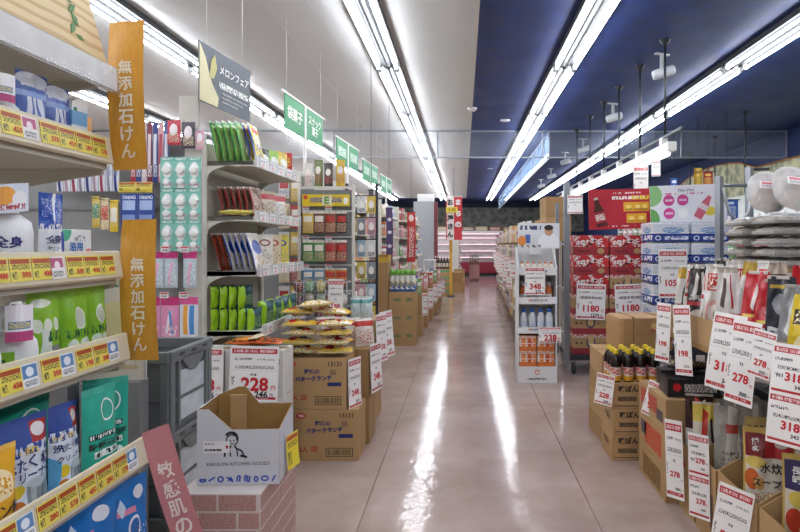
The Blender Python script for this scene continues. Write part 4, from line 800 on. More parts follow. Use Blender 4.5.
for L_ in range(4):
    for c in range(2):
        t = thing('butter_crunch_bag', f'shiny yellow snack bag in the heap on the upper carton, {ORD[L_]} layer up, {["crate side", "aisle side"][c]}', 'snack bag', (-1.075 + .23 * c + .006 * math.sin(L_ * 4 + c), 3.72 + .012 * math.sin(5 * L_), .707 + .058 * L_), (R(random.uniform(-1.5, 1.5)), R(random.uniform(-1.5, 1.5)), R(random.uniform(-7, 7))), 'yellow snack bags heaped on the carton')
        b_ = obj('bag', pillow(.224, .175, .05, ym[(L_ + c) % 2], L_ * 3 + c, .007), t, (0, -.085, 0), (R(-90), 0, 0)); boxo('end_seal', t, -.1, -.098, -.004, .1, -.078, .004, mat('#d9c98a', .25, .3))
for k, (x, y, z) in enumerate([(-.88, 3.84, .945), (-1.12, 3.84, .945), (-.99, 3.78, 1.0)]):
    t = thing('butter_crunch_bag', f'yellow and white snack bag lying across the top of the heap, {ORD[k]} from the aisle', 'snack bag', (x, y, z), (R(-3), R(4 - 4 * k), R(8 * k - 8)), 'top bags of the yellow heap'); obj('bag', pillow(.23, .17, .055, ym[k % 2], 40 + k, .008), t, (0, -.085, 0), (R(-90), 0, 0)); boxo('end_seal', t, -.1, -.098, -.004, .1, -.078, .004, mat('#d9c98a', .25, .3))
for z in (0, .3345): carton('brown_carton', f'plain brown carton behind the butter crunch cartons, {"lower" if z == 0 else "upper"}', (-.87, 4.07, z), 0, .42, .27, .333, KRAFT2, 'brown cartons behind the butter crunch')
for k in range(4):
    t = thing('white_red_bag', f'white and red snack bag behind the yellow heap, {ORD[k]} from the aisle', 'snack bag', (-.7 - .1 * k, 4.02 + .03 * k, .675), (R(-12), 0, R(30)), 'white and red bags behind the yellow heap'); obj('bag', pillow(.14, .2, .06, pm('#dcd6cc', [('r', 0, .7, 1, .9, '#b8322e'), ('n', .1, .1, .9, .6, '#c85a3c', 5, 5, .55)], **FILM), 50 + k), t); boxo('top_seal', t, -.06, -.002, .188, .06, .002, .2, mat('#c8c4b8', .3))
# price cards along the aisle side of those stacks
pop('narrow price card at the aisle corner of the butter crunch carton', (-.715, 3.70, .655), R(66), .14, .33, .01, '248', '267', group='price cards along the snack stacks')
pop('price card on the aisle side just behind the butter crunch carton', (-.625, 4.0, .70), R(72), .17, .34, .02, '248', '267', group='price cards along the snack stacks')
for k in range(3): carton('snack_carton', f'brown carton in the second aisle stack, {["bottom", "middle", "top"][k]}', (-.81, 4.60, .268 * k), 0, .225, .34, .266, [KRAFT, KRAFT2, KRAFT][k], 'second aisle stack')
letter(bpy.data.objects['snack_carton.001'], '▢▢', mat('#3f5a4a', .6), (.2012, 0, .2), w=.08, rz=PI / 2) if False else None
for k in range(4):
    t = thing('silver_snack_bag', f'pale blue and silver snack bag on the second aisle stack, {ORD[k]} from the wall', 'snack bag', (-.86 + .075 * (k % 2), 4.50 + .10 * (k // 2), .808), (R(-6), 0, R(12)), 'silver bags on the second aisle stack'); obj('bag', pillow(.085, .17, .045, pm('#c9d6d4', [('r', 0, .72, 1, .9, '#5a9a98'), ('n', .1, .1, .9, .6, '#a8b8c0', 5, 5, .55)], **FILM), 60 + k), t); boxo('top_seal', t, -.035, -.002, .158, .035, .002, .17, mat('#c8ccc8', .3))
pop('white price card hanging at the front of the second aisle stack', (-.655, 4.48, .85), R(66), .15, .38, .02, '258', '279', group='price cards along the snack stacks')
pop('white price card flaring out at the aisle corner of the second stack', (-.645, 4.66, .85), R(60), .16, .38, .03, '258', '279', group='price cards along the snack stacks', tilt=R(-3))

# ================================================================== nut rack, candy basket, wire rack
WIRE = mat('#c4c6c8', .3, .6); nr = thing('nut_rack', 'white wire rack with yellow header and rows of nut packs facing the camera', 'rack', (-1.165, 4.78, 0))
for x in (-.23, .23): boxo('post', nr, x - .012, -.012, 0, x + .012, .012, 1.92, SHELFW)
boxo('top_bar', nr, -.23, -.01, 1.88, .23, .01, 1.9, SHELFW)
boxo('header_panel', nr, -.2, -.024, 1.73, .2, -.014, 1.83, pm('#e4c92e', [('r', .42, .1, .62, .9, '#e8e4d0'), ('n', .16, .3, .42, .75, '#2f4a9a', 12, 4, .48), ('n', .62, .3, .84, .75, '#2f4a9a', 12, 4, .48), ('e', .07, .75, .05, .18, '#c8402c'), ('e', .92, .45, .05, .3, '#f0f0ec')], .4)); letter(nr, 'E', mat('#6a9a2c', .5), (.008, -.0255, 1.78), h=.065, bold=.04)
for z in (1.68, 1.46, 1.22, 1.0): boxo('hook_bar', nr, -.22, -.008, z, .22, .004, z + .016, WIRE)
boxo('back_panel', nr, -.218, .006, .35, .218, .012, 1.87, mat('#7d7f80', .6))
boxo('plinth', nr, -.23, -.1, 0, .23, .1, .35, SHELFG)
nutc = [['#d8b83c', '#7a4a34', '#8a5038', '#4a3230'], ['#4f9a56', '#5fa060', '#a04a48', '#8e3a3c'], ['#5f9ac8', '#6fa6cc', '#c87a3c', '#cf6a30']]
nutn = [['yellow', 'brown', 'reddish brown', 'dark brown'], ['green', 'pale green', 'maroon', 'dark maroon'], ['blue', 'sky blue', 'orange', 'deep orange']]
for r, (py, h) in enumerate(((211, .185), (240, .185), (268, .15))):
    for c in range(4):
        hang('nut_pack', f'{nutn[r][c]} nut pack in the {ORD[r]} row of the wire nut rack', 308 + 11.2 * c, py, 4.72, .088, h, pm(nutc[r][c], [('r', .1, .5, .9, .78, '#e8e0d4' if c < 2 else '#b83a34'), ('n', .05, .05, .95, .45, '#c8a890', 6, 6, .5), ('r', 0, .88, 1, 1, '#e4dcd0')], rough=.25, crinkle=.3), 'nut packs on the wire rack', card=(c in (0, 2)), hb=4.771)
bk = thing('wire_basket', 'chrome wire basket of wrapped candy in front of the nut rack', 'basket', (-1.16, 4.565, .80))
for z in (0, .1, .2, .3): tubeo('wire_ring', bk, [(-.23, -.08, z), (.23, -.08, z), (.23, .08, z), (-.23, .08, z), (-.23, -.08, z)], .004, WIRE, 6)
for k in range(9): tubeo('upright_wire', bk, [(-.23 + .0575 * k, -.082, 0), (-.23 + .0575 * k, -.082, .3)], .0025, WIRE, 5)
boxo('base', bk, -.23, -.08, -.004, .23, .08, .002, WIRE); boxo('pedestal', bk, -.2, -.06, -.80, .2, .06, -.004, SHELFG)
cc = [('pink', '#d98aa0'), ('white', '#e4e0d8'), ('dark red', '#8e2f3a'), ('green', '#6aa878'), ('yellow', '#d8cf6a'), ('plum', '#6d3a48'), ('cream', '#d9cdb4'), ('mint', '#a8cdb4')]
random.seed(12)
for k in range(14):
    n_, c_ = cc[k % 8]; L_ = k // 5
    t = thing('candy_bag', f'{n_} wrapped candy bag in the wire basket, {["bottom", "middle", "top"][L_]} layer', 'candy bag', (-1.34 + .09 * (k % 5), 4.56, .808 + .105 * L_), (0, 0, R(random.uniform(-25, 25))), 'candy bags in the basket')
    obj('bag', MB().lathe([(.02, 0), (.036, .012), (.042, .045), (.034, .078), (.014, .09), (.012, .096)], 12, sy=.8).data('bag', pm(c_, [('n', 0, .1, 1, .9, '#efeae4', 8, 5, .55)], rough=.15, crinkle=.5), smooth=True), t); obj('tie', MB().lathe([(.016, .092), (.018, .096), (.016, .1)], 8).data('tie', mat('#c8b048', .3, .5)), t)
pop('tall narrow price card standing at the end of the candy basket', P(336, 279, 4.42), R(12), .115, .31, .012, '198', '213', group=None, tilt=R(1))
for k, (px, c_, n_) in enumerate([(308, '#d9d4cc', 'white'), (318, '#6d7a4a', 'olive'), (328, '#4a4440', 'dark'), (340, '#c8a83c', 'gold')]):
    p = P(px, 190, 4.78); t = thing('boxed_snack', f'{n_} snack pack standing on top of the nut rack', 'snack pack', (p.x, 4.80, 1.901), R(-8 + 5 * k), 'packs on top of the nut rack'); obj('pack', pouch(.075, .2 + .03 * (k % 2), .05, pm(c_, [('e', .5, .6, .3, .15, '#e8e2d6'), ('n', .1, .1, .9, .5, '#a83a34', 6, 6, .55)], **FILM), k), t)
sbd = thing('snack_board', 'grey snack hook board glimpsed between the end gondola and the nut rack', 'pegboard', (-1.62, 5.3, 0)); boxo('panel', sbd, -.3, 0, 0, .2, .03, 2.05, mat('#8e9090', .6)); boxo('top_cap', sbd, -.31, -.01, 2.05, .21, .04, 2.08, SHELFW)
for r in range(5):
    for c in range(2): hang('hook_snack_pack', f'{[["white and red", "gold"], ["cream", "red"]][r % 2][c]} snack pack on the half hidden hook board, {ORD[r]} row down', 284 + 12 * c, 178 + 27 * r, 5.24, .1, .22, small_print(['#d8d6d0', '#d4b44a'][c] if r % 2 == 0 else ['#d8caa4', '#b03a38'][c]), 'packs on the half hidden hook board', hb=5.298, card=False)
dr = thing('wire_rack', 'narrow dark wire rack of small hanging goods beyond the nut rack', 'rack', (-1.02, 5.65, 0))
for x in (-.15, .15): boxo('post', dr, x - .014, -.014, 0, x + .014, .014, 2.02, DKSTEEL)
for k in range(8): boxo('cross_bar', dr, -.15, -.006, .35 + .22 * k, .15, .006, .362 + .22 * k, DKSTEEL)
boxo('base', dr, -.18, -.15, 0, .18, .15, .04, DKSTEEL)
dcol = [('pale blue', '#a8c0d4'), ('white', '#dcdcd8'), ('yellow', '#d8c058'), ('grey', '#8c9094'), ('pink', '#cfa0ac')]
for r in range(7):
    for c in range(3):
        n_, cx_ = dcol[(r * 2 + c) % 5]; t = thing('small_hanging_pack', f'{n_} small pack on the dark wire rack, {ORD[r]} row down, {ORD[c]} from the wall', 'hanging pack', (-1.12 + .1 * c, 5.62, 1.89 - .22 * r), 0, 'small packs on the dark wire rack')
        boxo('card', t, -.042, -.004, -.17, .042, .0, 0, pm(cx_, [('e', .5, .5, .3, .25, '#eeeae4'), ('n', .1, .05, .9, .3, '#4a4a52', 8, 6, .5)], .35)); boxo('hook', t, -.004, -.03, -.02, .004, .02, -.012, STEEL)

# ================================================================== generic far shelving
def shelf_unit(label, xf, y0, ln, face, top, levels, depth=.4, name='gondola_shelf', bm_=None, inset=0.0):
    """shelving along the aisle; face=+1 opens towards +x"""
    t = thing(name, label, 'gondola shelf', (xf, y0, 0)); s = -face
    def bx_(n, xa, ya, za, xb, yb, zb, m): return boxo(n, t, min(xa, xb), ya, za, max(xa, xb), yb, zb, m)
    bx_('back_board', s * depth, 0, 0, s * (depth + .03), ln, top, SHELFG)
    for y in (0, ln - .03): bx_('end_panel', 0 + s * .1, y, 0, s * depth, y + .03, top, SHELFW)
    for z in levels: bx_('shelf_board', s * inset, .03, z - .03, s * depth, ln - .03, z, bm_ or SHELFW); bx_('price_rail', s * inset, .03, z - .03, s * inset - s * .008, ln - .03, z - .002, bm_ or mat('#e4e0d0', .4))
    return t
GCOL = [('red', '#b03a38'), ('white', '#d8d6d0'), ('yellow', '#d4b44a'), ('green', '#5f9456'), ('blue', '#4a6ea8'), ('orange', '#cc7a3a'), ('pink', '#cf8a9c'), ('brown', '#7a5844'), ('cream', '#d8caa4'), ('black', '#38363a')]
def fill(desc, xf, y0, ln, face, levels, hmax=.24, group='goods', depth=.4, per=4, seed=1, off=.1):
    rnd = random.Random(seed)
    for li, z in enumerate(levels):
        k0 = rnd.randrange(10); w = (ln - .1) / per
        kind = rnd.choice(['box', 'bag', 'bottle'])
        for q in range(per):
            n_, c_ = GCOL[(k0 + (q // 2) * 3) % 10]; h = min(hmax * rnd.uniform(.78, 1), (levels[li + 1] - z if li + 1 < len(levels) else .35) - .045)
            t = thing({'box': 'goods_box', 'bag': 'goods_bag', 'bottle': 'goods_bottle'}[kind], f'{n_} {kind}, {ORD[q]} along, {ORD[li]} board of {desc}', kind, (xf - face * off, y0 + .05 + w * (q + .5), z + .003), face * PI / 2, group)
            if kind == 'box': obj('box', rbox(round(w * .9, 3), .1, round(h, 2), small_print(c_), .003), t); boxo('lid_edge', t, -w * .45, -.051, round(h, 2) - .012, w * .45, -.05, round(h, 2) - .008, WHITE)
            elif kind == 'bag': obj('bag', pouch(round(w * .86, 3), round(h, 2), .09, small_print(c_), q), t)
            else:
                r_ = min(.045, w * .42); obj('body', cached(('gb', round(r_, 3), round(h, 2), c_), lambda: MB().lathe([(r_ * .95, 0), (r_, .01), (r_, h * .6), (r_ * .45, h * .8), (r_ * .4, h * .85)], 12).data('body', small_print(c_), smooth=True)), t)
                obj('cap', cached(('gc', round(r_, 3), round(h, 2)), lambda: MB().lathe([(r_ * .45, h * .85), (r_ * .45, h), (r_ * .38, h + .004)], 10).data('cap', WHITE)), t)
lv = [.18, .52, .86, 1.2, 1.54, 1.85]
for k, (y0, ln, xf, d) in enumerate([(5.95, 1.5, -1.18, 'the shelf past the wire rack'), (8.35, 1.5, -1.12, 'the shelf behind the carton columns'), (10.0, 1.6, -1.05, 'the shelf by the red vertical banner'), (11.8, 1.6, -.98, 'the shelf before the grey block')]):
    shelf_unit(f'white shelving, {d}', xf, y0, ln, 1, 2.08, lv); fill(d, xf, y0, ln, 1, lv[1:], .22, f'goods on {d}', per=6 if k < 2 else 5, seed=k + 3)
for k, (x, y) in enumerate([(-.80, 8.75), (-.77, 9.7), (-.74, 10.7), (-.70, 11.7), (-.66, 12.6)]):
    d = f'the {ORD[k]} aisle stack past the detergent cartons'
    for q in range(2): carton('aisle_carton', f'brown carton, {["lower", "upper"][q]} one in {d}', (x, y, .32 * q), 0, .34, .42, .318, [KRAFT, KRAFT2][q], 'aisle stacks past the detergent cartons')
    for q in range(4):
        n_, c_ = GCOL[(k * 3 + q) % 9]; t = thing('goods_bag', f'{n_} bag, {ORD[q]} from the wall on {d}', 'bag', (x - .12 + .08 * q, y - .12 + .05 * (q % 2), .642), R(18), 'bags on the aisle stacks'); obj('bag', pouch(.075, .2 + .03 * (q % 2), .05, small_print(c_), q), t); boxo('top_strip', t, -.03, -.002, .19, .03, .002, .204, WHITE)
    pop(f'price card on the aisle side of {d}', (x + .215, y - .15, .66), R(55), .13, .34, .01, '198', None, group='price cards on the aisle stacks')
# cartons with detergent bottles
for k in range(4): carton('detergent_carton', f'brown carton in the tall column left of the detergent bottles, {["bottom", "second", "third", "top"][k]}', (-1.175, 7.9, .29 * k), 0, .28, .38, .288, KRAFT2, 'tall brown carton column')
for k in range(3):
    t = carton('detergent_carton', f'brown carton in the column under the detergent bottles, {["bottom", "middle", "top"][k]}', (-.845, 7.95, .25 * k), 0, .37, .38, .248, KRAFT, 'carton column under the bottles')
    boxo('green_print', t, -.12, -.192, .12, -.02, -.1905, .16, pm('#b08e62', [('n', 0, 0, 1, 1, '#5a7a5a', 7, 4, .45)], .7)); boxo('green_print', t, .06, -.192, .12, .14, -.1905, .17, pm('#b08e62', [('n', 0, 0, 1, 1, '#5a7a5a', 6, 5, .45)], .7))
t = opencarton('yellow_tray', 'yellowish open tray on the tall brown carton column', (-1.175, 7.9, 1.161), 0, .28, .36, .1, mat('#c09a3c', .7), cut=.03)
for r in range(2):
    for c in range(5):
        t = thing('detergent_bottle', f'white, yellow and blue detergent bottle with green cap, {["front", "back"][r]} row, {ORD[c]} from the wall', 'bottle', (-.99 + .072 * c, 7.83 + .12 * r, .751), 0, 'detergent bottles on brown cartons')
        obj('body', cached('detb', lambda: MB().lathe([(.03, 0), (.034, .01), (.036, .1), (.03, .19), (.02, .22), (.014, .235)], 14, sy=.8).data('body', pm('#e0e2dc', [('d', .5, .4, .5, .12, 30, '#2f6ab8'), ('n', 0, .3, 1, .62, '#e0c83c', 7, 4, .52), ('r', 0, 0, 1, .14, '#2f6ab8')], .35), smooth=True)), t)
        obj('cap', cached('detc', lambda: MB().lathe([(.02, .23), (.03, .235), (.03, .29), (.022, .3)], 12).data('cap', mat('#74b44a', .4), smooth=True)), t)
pb = strip_banner('purple vertical banner with white circles behind the detergent bottles', P(389, 208, 8.25), .095, .85, pm('#4a3a62', [('e', .5, .12, .3, .03, '#d8d2dc'), ('e', .5, .34, .3, .03, '#d8d2dc'), ('e', .5, .58, .3, .03, '#d8d2dc'), ('e', .5, .8, .3, .03, '#d8d2dc')], .5), '', WHITE, bulge=.01, cord=True)
strip_banner('red vertical banner with white lettering farther along the left shelves', P(411, 212, 10.4), .15, .93, pm('#c23434', [('e', .5, .88, .3, .07, '#e8dcd8'), ('n', .2, .1, .8, .7, '#ecdcd8', 3, 14, .52)], .5), '', WHITE, bulge=.02, cord=True)
strip_banner('small dark narrow sign strip by the wire rack', P(371, 190, 6.0), .05, 1.1, pm('#5a5258', [('n', .1, .05, .9, .95, '#c8a8a8', 4, 30, .5)], .5), '', WHITE, bulge=.005, cord=True)
pl = obj('pillar_1', MB().box(-1.5, 17, 0, -.86, 17.8, 2.72).data('pillar', mat('#a3a8ac', .5)), kind='structure'); boxo('edge_strip', pl, -.88, 16.98, 0, -.78, 17.3, 2.72, mat('#6e2a34', .5)); boxo('cap_box', pl, -1.38, 16.98, 2.72, -.9, 17.6, 2.95, mat('#dfe0de', .5))
wt = thing('white_trolley', 'white wheeled trolley frame beside the dark bottle crates', 'trolley', (-.78, 13.2, 0))
for x in (-.12, .12):
    for y in (-.2, .2): boxo('leg', wt, x - .015, y - .015, .06, x + .015, y + .015, 1.05, WHITE); obj('wheel', MB().lathe([(.03, -.012), (.03, .012)], 12).data('wheel', BLACK), wt, (x, y, .031), (0, R(90), 0))
for z in (.3, .7, 1.03): boxo('tray', wt, -.14, -.22, z, .14, .22, z + .03, WHITE)
for k in range(4):
    t = carton('bottle_crate', f'brown crate with green band under the dark bottles, {["bottom", "second", "third", "top"][k]}', (-.56, 15.6, .185 * k), 0, .5, .4, .183, KRAFT, 'green-banded bottle crates', tape=False); boxo('green_band', t, -.251, -.202, .1, .251, -.2005, .16, mat('#5f9a6c', .6))
for r in range(2):
    for c in range(6):
        t = thing('sauce_bottle', f'dark glass bottle with white cap on the green-banded crates, {["front", "back"][r]} row, {ORD[c]} from the wall', 'bottle', (-.76 + .08 * c, 15.5 + .14 * r, .741), 0, 'dark bottles on green-banded crates'); obj('body', cached('sab', lambda: MB().lathe([(.033, 0), (.035, .01), (.035, .2), (.016, .27), (.014, .32)], 12).data('body', pm('#2e2422', [('r', 0, .15, 1, .5, '#c8c0b0')], .2), smooth=True)), t); obj('cap', cached('sac', lambda: MB().lathe([(.017, .32), (.017, .36)], 10).data('cap', WHITE)), t)
yp = thing('yellow_post', 'tall yellow post sign beside the dark bottles', 'post', (-.33, 15.2, 0)); boxo('pole', yp, -.035, -.02, 0, .035, .02, 1.75, mat('#d8a83a', .5)); boxo('foot', yp, -.1, -.1, 0, .1, .1, .03, DKSTEEL); boxo('sign_plate', yp, -.04, -.03, 1.2, .04, -.02, 1.7, mat('#c8962c', .5))
bn = thing('meat_shop_banner', 'white and red hanging banner reading town butcher with yellow band', 'banner', P(454, 197, 15), 0)
obj('sheet', MB().grid(lambda u, v: ((u - .5) * .43, .015 * math.sin(5 * v), (v - 1) * 1.15), 6, 10).data('sheet', pm('#e4dcd6', [('r', .5, 0, 1, 1, '#c02a34'), ('r', .0, .0, .06, 1, '#c02a34')], .5)), bn)
for s_, x, cols in (('まちの', .11, WHITE), ('お肉屋さん', -.1, BLACK)):
    for i, ch in enumerate(s_): letter(bn, ch, cols if ch != 'の' or True else BLACK, (x, -.02, -.14 - (.3 if len(s_) == 3 else .215) * i), h=.16, bold=.05)
boxo('yellow_band', bn, -.21, -.035, -.42, .1, -.025, -.27, mat('#e0c83a', .5)); letter(bn, 'お肉', mat('#8a6a1c', .5), (-.06, -.037, -.345), w=.2); tubeo('hanging_bar', bn, [(-.24, 0, 0), (.24, 0, 0)], .012, WHITE, 6); tubeo('hanging_cord', bn, [(0, 0, 0), (0, 0, ZC - P(454, 197, 15).z)], .004, DKSTEEL, 5)
shelf_unit('far white shelving before the meat case', -.05, 19.5, 3.2, 1, 1.9, lv[:5]); fill('the far shelf before the meat case', -.05, 19.5, 3.2, 1, lv[:5], .22, 'goods on the far shelf before the meat case', per=6, seed=22)
for k, (x, y, w, z) in enumerate([(-.22, 16.6, .4, 0), (-.22, 16.6, .4, .3), (-.15, 17.7, .4, 0), (-.12, 18.6, .36, 0), (-.12, 18.6, .36, .3)]): carton('far_carton', f'brown carton on the floor past the yellow post, {ORD[k]} counted towards the meat case', (x, y, z), 0, w, .4, .298, [KRAFT, KRAFT2][k % 2], 'far floor cartons')
pc = thing('pink_cart', 'small pink wheeled display cart at the far end of the aisle', 'cart', (.45, 22.5, 0)); boxo('body', pc, -.2, -.2, .08, .2, .2, .62, mat('#c08a84', .5)); boxo('top_tray', pc, -.22, -.22, .62, .22, .22, .72, mat('#8a5a54', .5))
for x in (-.15, .15): obj('wheel', MB().lathe([(.04, -.015), (.04, .015)], 12).data('wheel', BLACK), pc, (x, -.16, .041), (0, R(90), 0))
for k in range(3):
    t = thing('cart_goods', f'dark pack on the pink display cart, {ORD[k]} of three', 'pack', (.33 + .12 * k, 22.5, .721), 0, 'packs on the pink cart'); obj('pack', pouch(.12, .26, .08, small_print('#7a5844'), k), t)
# meat case
mc = thing('meat_case', 'long open refrigerated meat case glowing pinkish white against the far wall', 'refrigerated case', (0, 26, 0))
boxo('body', mc, -2.6, .1, .0, 3.4, .9, 2.05, mat('#d8d4d4', .5)); boxo('front_panel', mc, -2.6, -.45, .12, 3.4, -.4, .62, mat('#8e2438', .4)); boxo('kick_plate', mc, -2.6, -.38, 0, 3.4, .1, .12, BLACK); boxo('well', mc, -2.6, -.4, .12, 3.4, .1, .55, mat('#d8d8d8', .4)); boxo('canopy', mc, -2.6, -.25, 1.92, 3.4, .1, 2.05, mat('#e4e0e0', .4))
for z, y in ((.85, -.3), (1.15, -.24), (1.45, -.18), (1.75, -.12)): boxo('shelf', mc, -2.58, y, z - .02, 3.38, .1, z, mat('#e8e6e6', .4)); boxo('shelf_lamp', mc, -2.58, y + .02, z - .035, 3.38, y + .05, z - .02, mat('#ffd9e4', .4, emit=2.6, var=0))
boxo('canopy_lamp', mc, -2.58, -.2, 1.905, 3.38, -.15, 1.92, mat('#ffd9e4', .4, emit=3, var=0))
rnd = random.Random(5)
for r, (z, y) in enumerate(((.56, -.15), (.86, -.12), (1.16, -.08), (1.46, -.04))):
    for c in range(12):
        n_, c_ = rnd.choice([('dark red', '#a83a44'), ('pink', '#d88a90'), ('pale pink', '#e4b4b4'), ('white', '#e8e0e0')])
        t = thing('meat_tray', f'{n_} meat tray in the far case, {ORD[r]} level up, {ORD[c]} along', 'meat tray', (-.3 + .19 * c, 26 + y, z), 0, 'meat trays in the far case'); obj('tray', cached(('mt',), lambda: MB().box(-.08, -.06, 0, .08, .06, .025).data('tray', WHITE, bev=.006)), t); obj('meat', cached(('mm', c_), lambda: MB().box(-.068, -.05, .02, .068, .05, .05).data('meat', mat(c_, .3, var=.3, scale=30), bev=.012)), t)
for k in range(6):
    t = thing('case_sign', f'small picture board on top of the meat case, {ORD[k]} from the yellow post', 'sign board', (-1.0 + .62 * k, 25.85, 2.051)); boxo('board', t, -.27, 0, 0, .27, .02, .2, pm(['#c8b088', '#a85a4a', '#8a6a50'][k % 3], [('n', .1, .2, .9, .8, '#e4dccc', 8, 4, .5)], .5)); boxo('stand', t, -.05, .02, 0, .05, .08, .02, STEEL)
# ================================================================== hanging signs
ms = thing('melon_fair_sign', 'dark grey hanging melon fair sign with cream melon picture', 'hanging sign', (-1.555, 3.30, 2.255), R(83))
boxo('panel', ms, 0, 0, 0, .60, .006, .355, mat('#565d64', .5)); mel = mat('#d2cba4', .6, var=.12, scale=8)
obj('melon_picture', MB().prism([(.0, .0), (.19, .0), (.2, .06), (.13, .13), (.09, .2), (.06, .27), (.0, .34)], -.001, .001).data('melon_picture', mel), ms, (.002, -.002, .004)); obj('melon_slice', MB().prism([(.1, .16), (.15, .17), (.185, .24), (.16, .32), (.12, .27)], -.001, .001).data('melon_slice', mat('#b9b274', .6)), ms, (.0, -.003, 0))
letter(ms, 'メロンフェア', WHITE, (.395, -.004, .245), w=.36, bold=.02); letter(ms, 'メロンフェア', WHITE, (.41, -.004, .155), w=.2, bold=0) if False else None
boxo('small_print', ms, .21, -.003, .13, .57, -.001, .17, pm('#565d64', [('n', 0, 0, 1, 1, '#e4e4e0', 34, 2, .47)], .5))
for k in range(3): boxo('small_print', ms, .24, -.003, .095 - .026 * k, .56 - .06 * k, -.001, .108 - .026 * k, pm('#565d64', [('n', 0, 0, 1, 1, '#b8bab8', 40, 2, .5)], .5))
for x in (.08, .5): tubeo('hanging_wire', ms, [(x, .003, .35), (x, .003, ZC - 2.255)], .002, WHITE, 5)
sr = thing('sign_rail', 'black ceiling rail above the melon fair sign', 'rail', (-1.62, 2.2, 3.36)); boxo('rail', sr, -.012, 0, 0, .012, 1.6, .02, BLACK); [boxo('drop_rod', sr, -.006, y, .02, .006, y + .012, .09, BLACK) for y in (.1, 1.4)]
GSIGN = mat('#2f8a58', .5)
for k, (y, n, txt, l) in enumerate([(5.03, 2, ('袋菓子', 'スナック\n菓子'), 'nearest green hanging aisle sign with two panels'), (7.1, 2, ('豆菓子', ''), 'second green hanging aisle sign'), (8.95, 1, ('', ''), 'third green hanging aisle sign'), (10.9, 1, ('', ''), 'farthest green hanging aisle sign')]):
    t = thing('aisle_sign', l, 'hanging sign', (-1.6, y, 2.46), R(86), 'green aisle signs')
    for q in range(2):
        x0 = .56 * q; p_ = boxo('panel', t, x0, 0, 0, x0 + .5, .008, .31, GSIGN)
        if txt[q] and k == 0: letter(p_, txt[q], WHITE, (0, -.0055, .16), w=.38, bold=.02)
        elif k: boxo('print', p_, -.18, -.0055, .1, .18, -.0045, .22, pm('#2f8a58', [('n', 0, 0, 1, 1, '#dfe8e0', 9, 3, .5)], .5))
    boxo('top_bar', t, -.06, -.006, .31, 1.12, .014, .325, mat('#dfe0de', .4)); boxo('drop_pole', t, .515, -.005, -.5, .545, .02, .31, WHITE)
    for x in (.05, 1.0): tubeo('hanging_wire', t, [(x, .004, .325), (x, .004, ZC - 2.46)], .0015, WHITE, 5)
rs = thing('red_corner_sign', 'small red sign with yellow lettering past the top end shelf', 'sign', (-1.42, 4.42, 2.13), R(30)); boxo('board', rs, -.07, 0, -.19, .07, .006, 0, pm('#c02e2c', [('n', .1, .45, .9, .8, '#e8d040', 6, 4, .48)], .45)); boxo('stem', rs, -.006, .006, -.204, .006, .014, 0, STEEL)

# ================================================================== right side: drink stand
st = thing('drink_stand', 'white cardboard drink display stand with header picture and orange logo', 'display stand', (.755, 5.83, 0))
CW = mat('#e4e4e4', .5, var=.03); W2 = .2
for s in (-1, 1):
    obj('side_panel', MB().prism([(-.15, 0), (.15, 0), (.15, 1.38), (.05, 1.37), (-.15, 1.17)], -.006, .006).data('side_panel', CW), st, (s * (W2 - .006), 0, 0), PI / 2)
boxo('back_panel', st, -W2, .14, 0, W2, .15, 1.38, CW); boxo('front_panel', st, -W2 + .012, -.152, 0, W2 - .012, -.14, .163, CW)
for z0, z1 in ((.163, .155), (.515, .568), (.81, .873), (1.105, 1.167)):
    boxo('shelf', st, -W2 + .012, -.14, z0 - .01, W2 - .012, .14, z0, CW)
    if z1 > z0: boxo('shelf_lip', st, -W2 + .012, -.155, z0 - .01, W2 - .012, -.14, z1, CW); boxo('lip_print', st, -.09, -.1565, z0 + .018, .1, -.1553, z0 + .038, pm('#e4e4e4', [('n', 0, 0, 1, 1, '#5a5a60', 26, 2, .5), ('e', .06, .5, .05, .5, '#e07a30')], .5))
OR_ = mat('#e0752c', .5)
def swirl(p, x, y, z, r, rz=0):
    pts = [(r * (1 - .5 * i / 20) * math.cos(i * .35 + .6), r * (1 - .5 * i / 20) * math.sin(i * .35 + .6)) for i in range(20)]
    b = MB()
    for (a0, b0), (a1, b1) in zip(pts, pts[1:]):
        k = .35; b.quad([(a0, 0, b0), (a1, 0, b1), (a1 * (1 - k), 0, b1 * (1 - k)), (a0 * (1 - k), 0, b0 * (1 - k))])
    obj('logo_swirl', b.data('logo_swirl', OR_), p, (x, y, z), rz)
swirl(st, 0, -.1535, .105, .032); boxo('logo_print', st, -.1, -.1532, .03, .1, -.1522, .052, pm('#e4e4e4', [('n', 0, 0, 1, 1, '#4a4a50', 22, 2, .48)], .5))
boxo('header_picture', st, -.19, -.06, 1.365, .24, -.05, 1.625, pm('#dfe1e6', [('n', .05, .74, .6, .9, '#3a4468', 16, 3, .47), ('e', .74, .2, .25, .42, '#eef0f4'), ('e', .74, .68, .1, .18, '#c99a7c'), ('e', .74, .82, .11, .11, '#2a2220'), ('r', .18, .2, .3, .55, '#4a6ab0'), ('r', .34, .15, .46, .5, '#d8dade'), ('e', .1, .3, .1, .2, '#e08a40'), ('n', .08, .04, .55, .14, '#6a5a50', 14, 4, .5)], .4)); boxo('header_stem', st, -.05, -.05, 1.3, .05, .14, 1.37, CW)
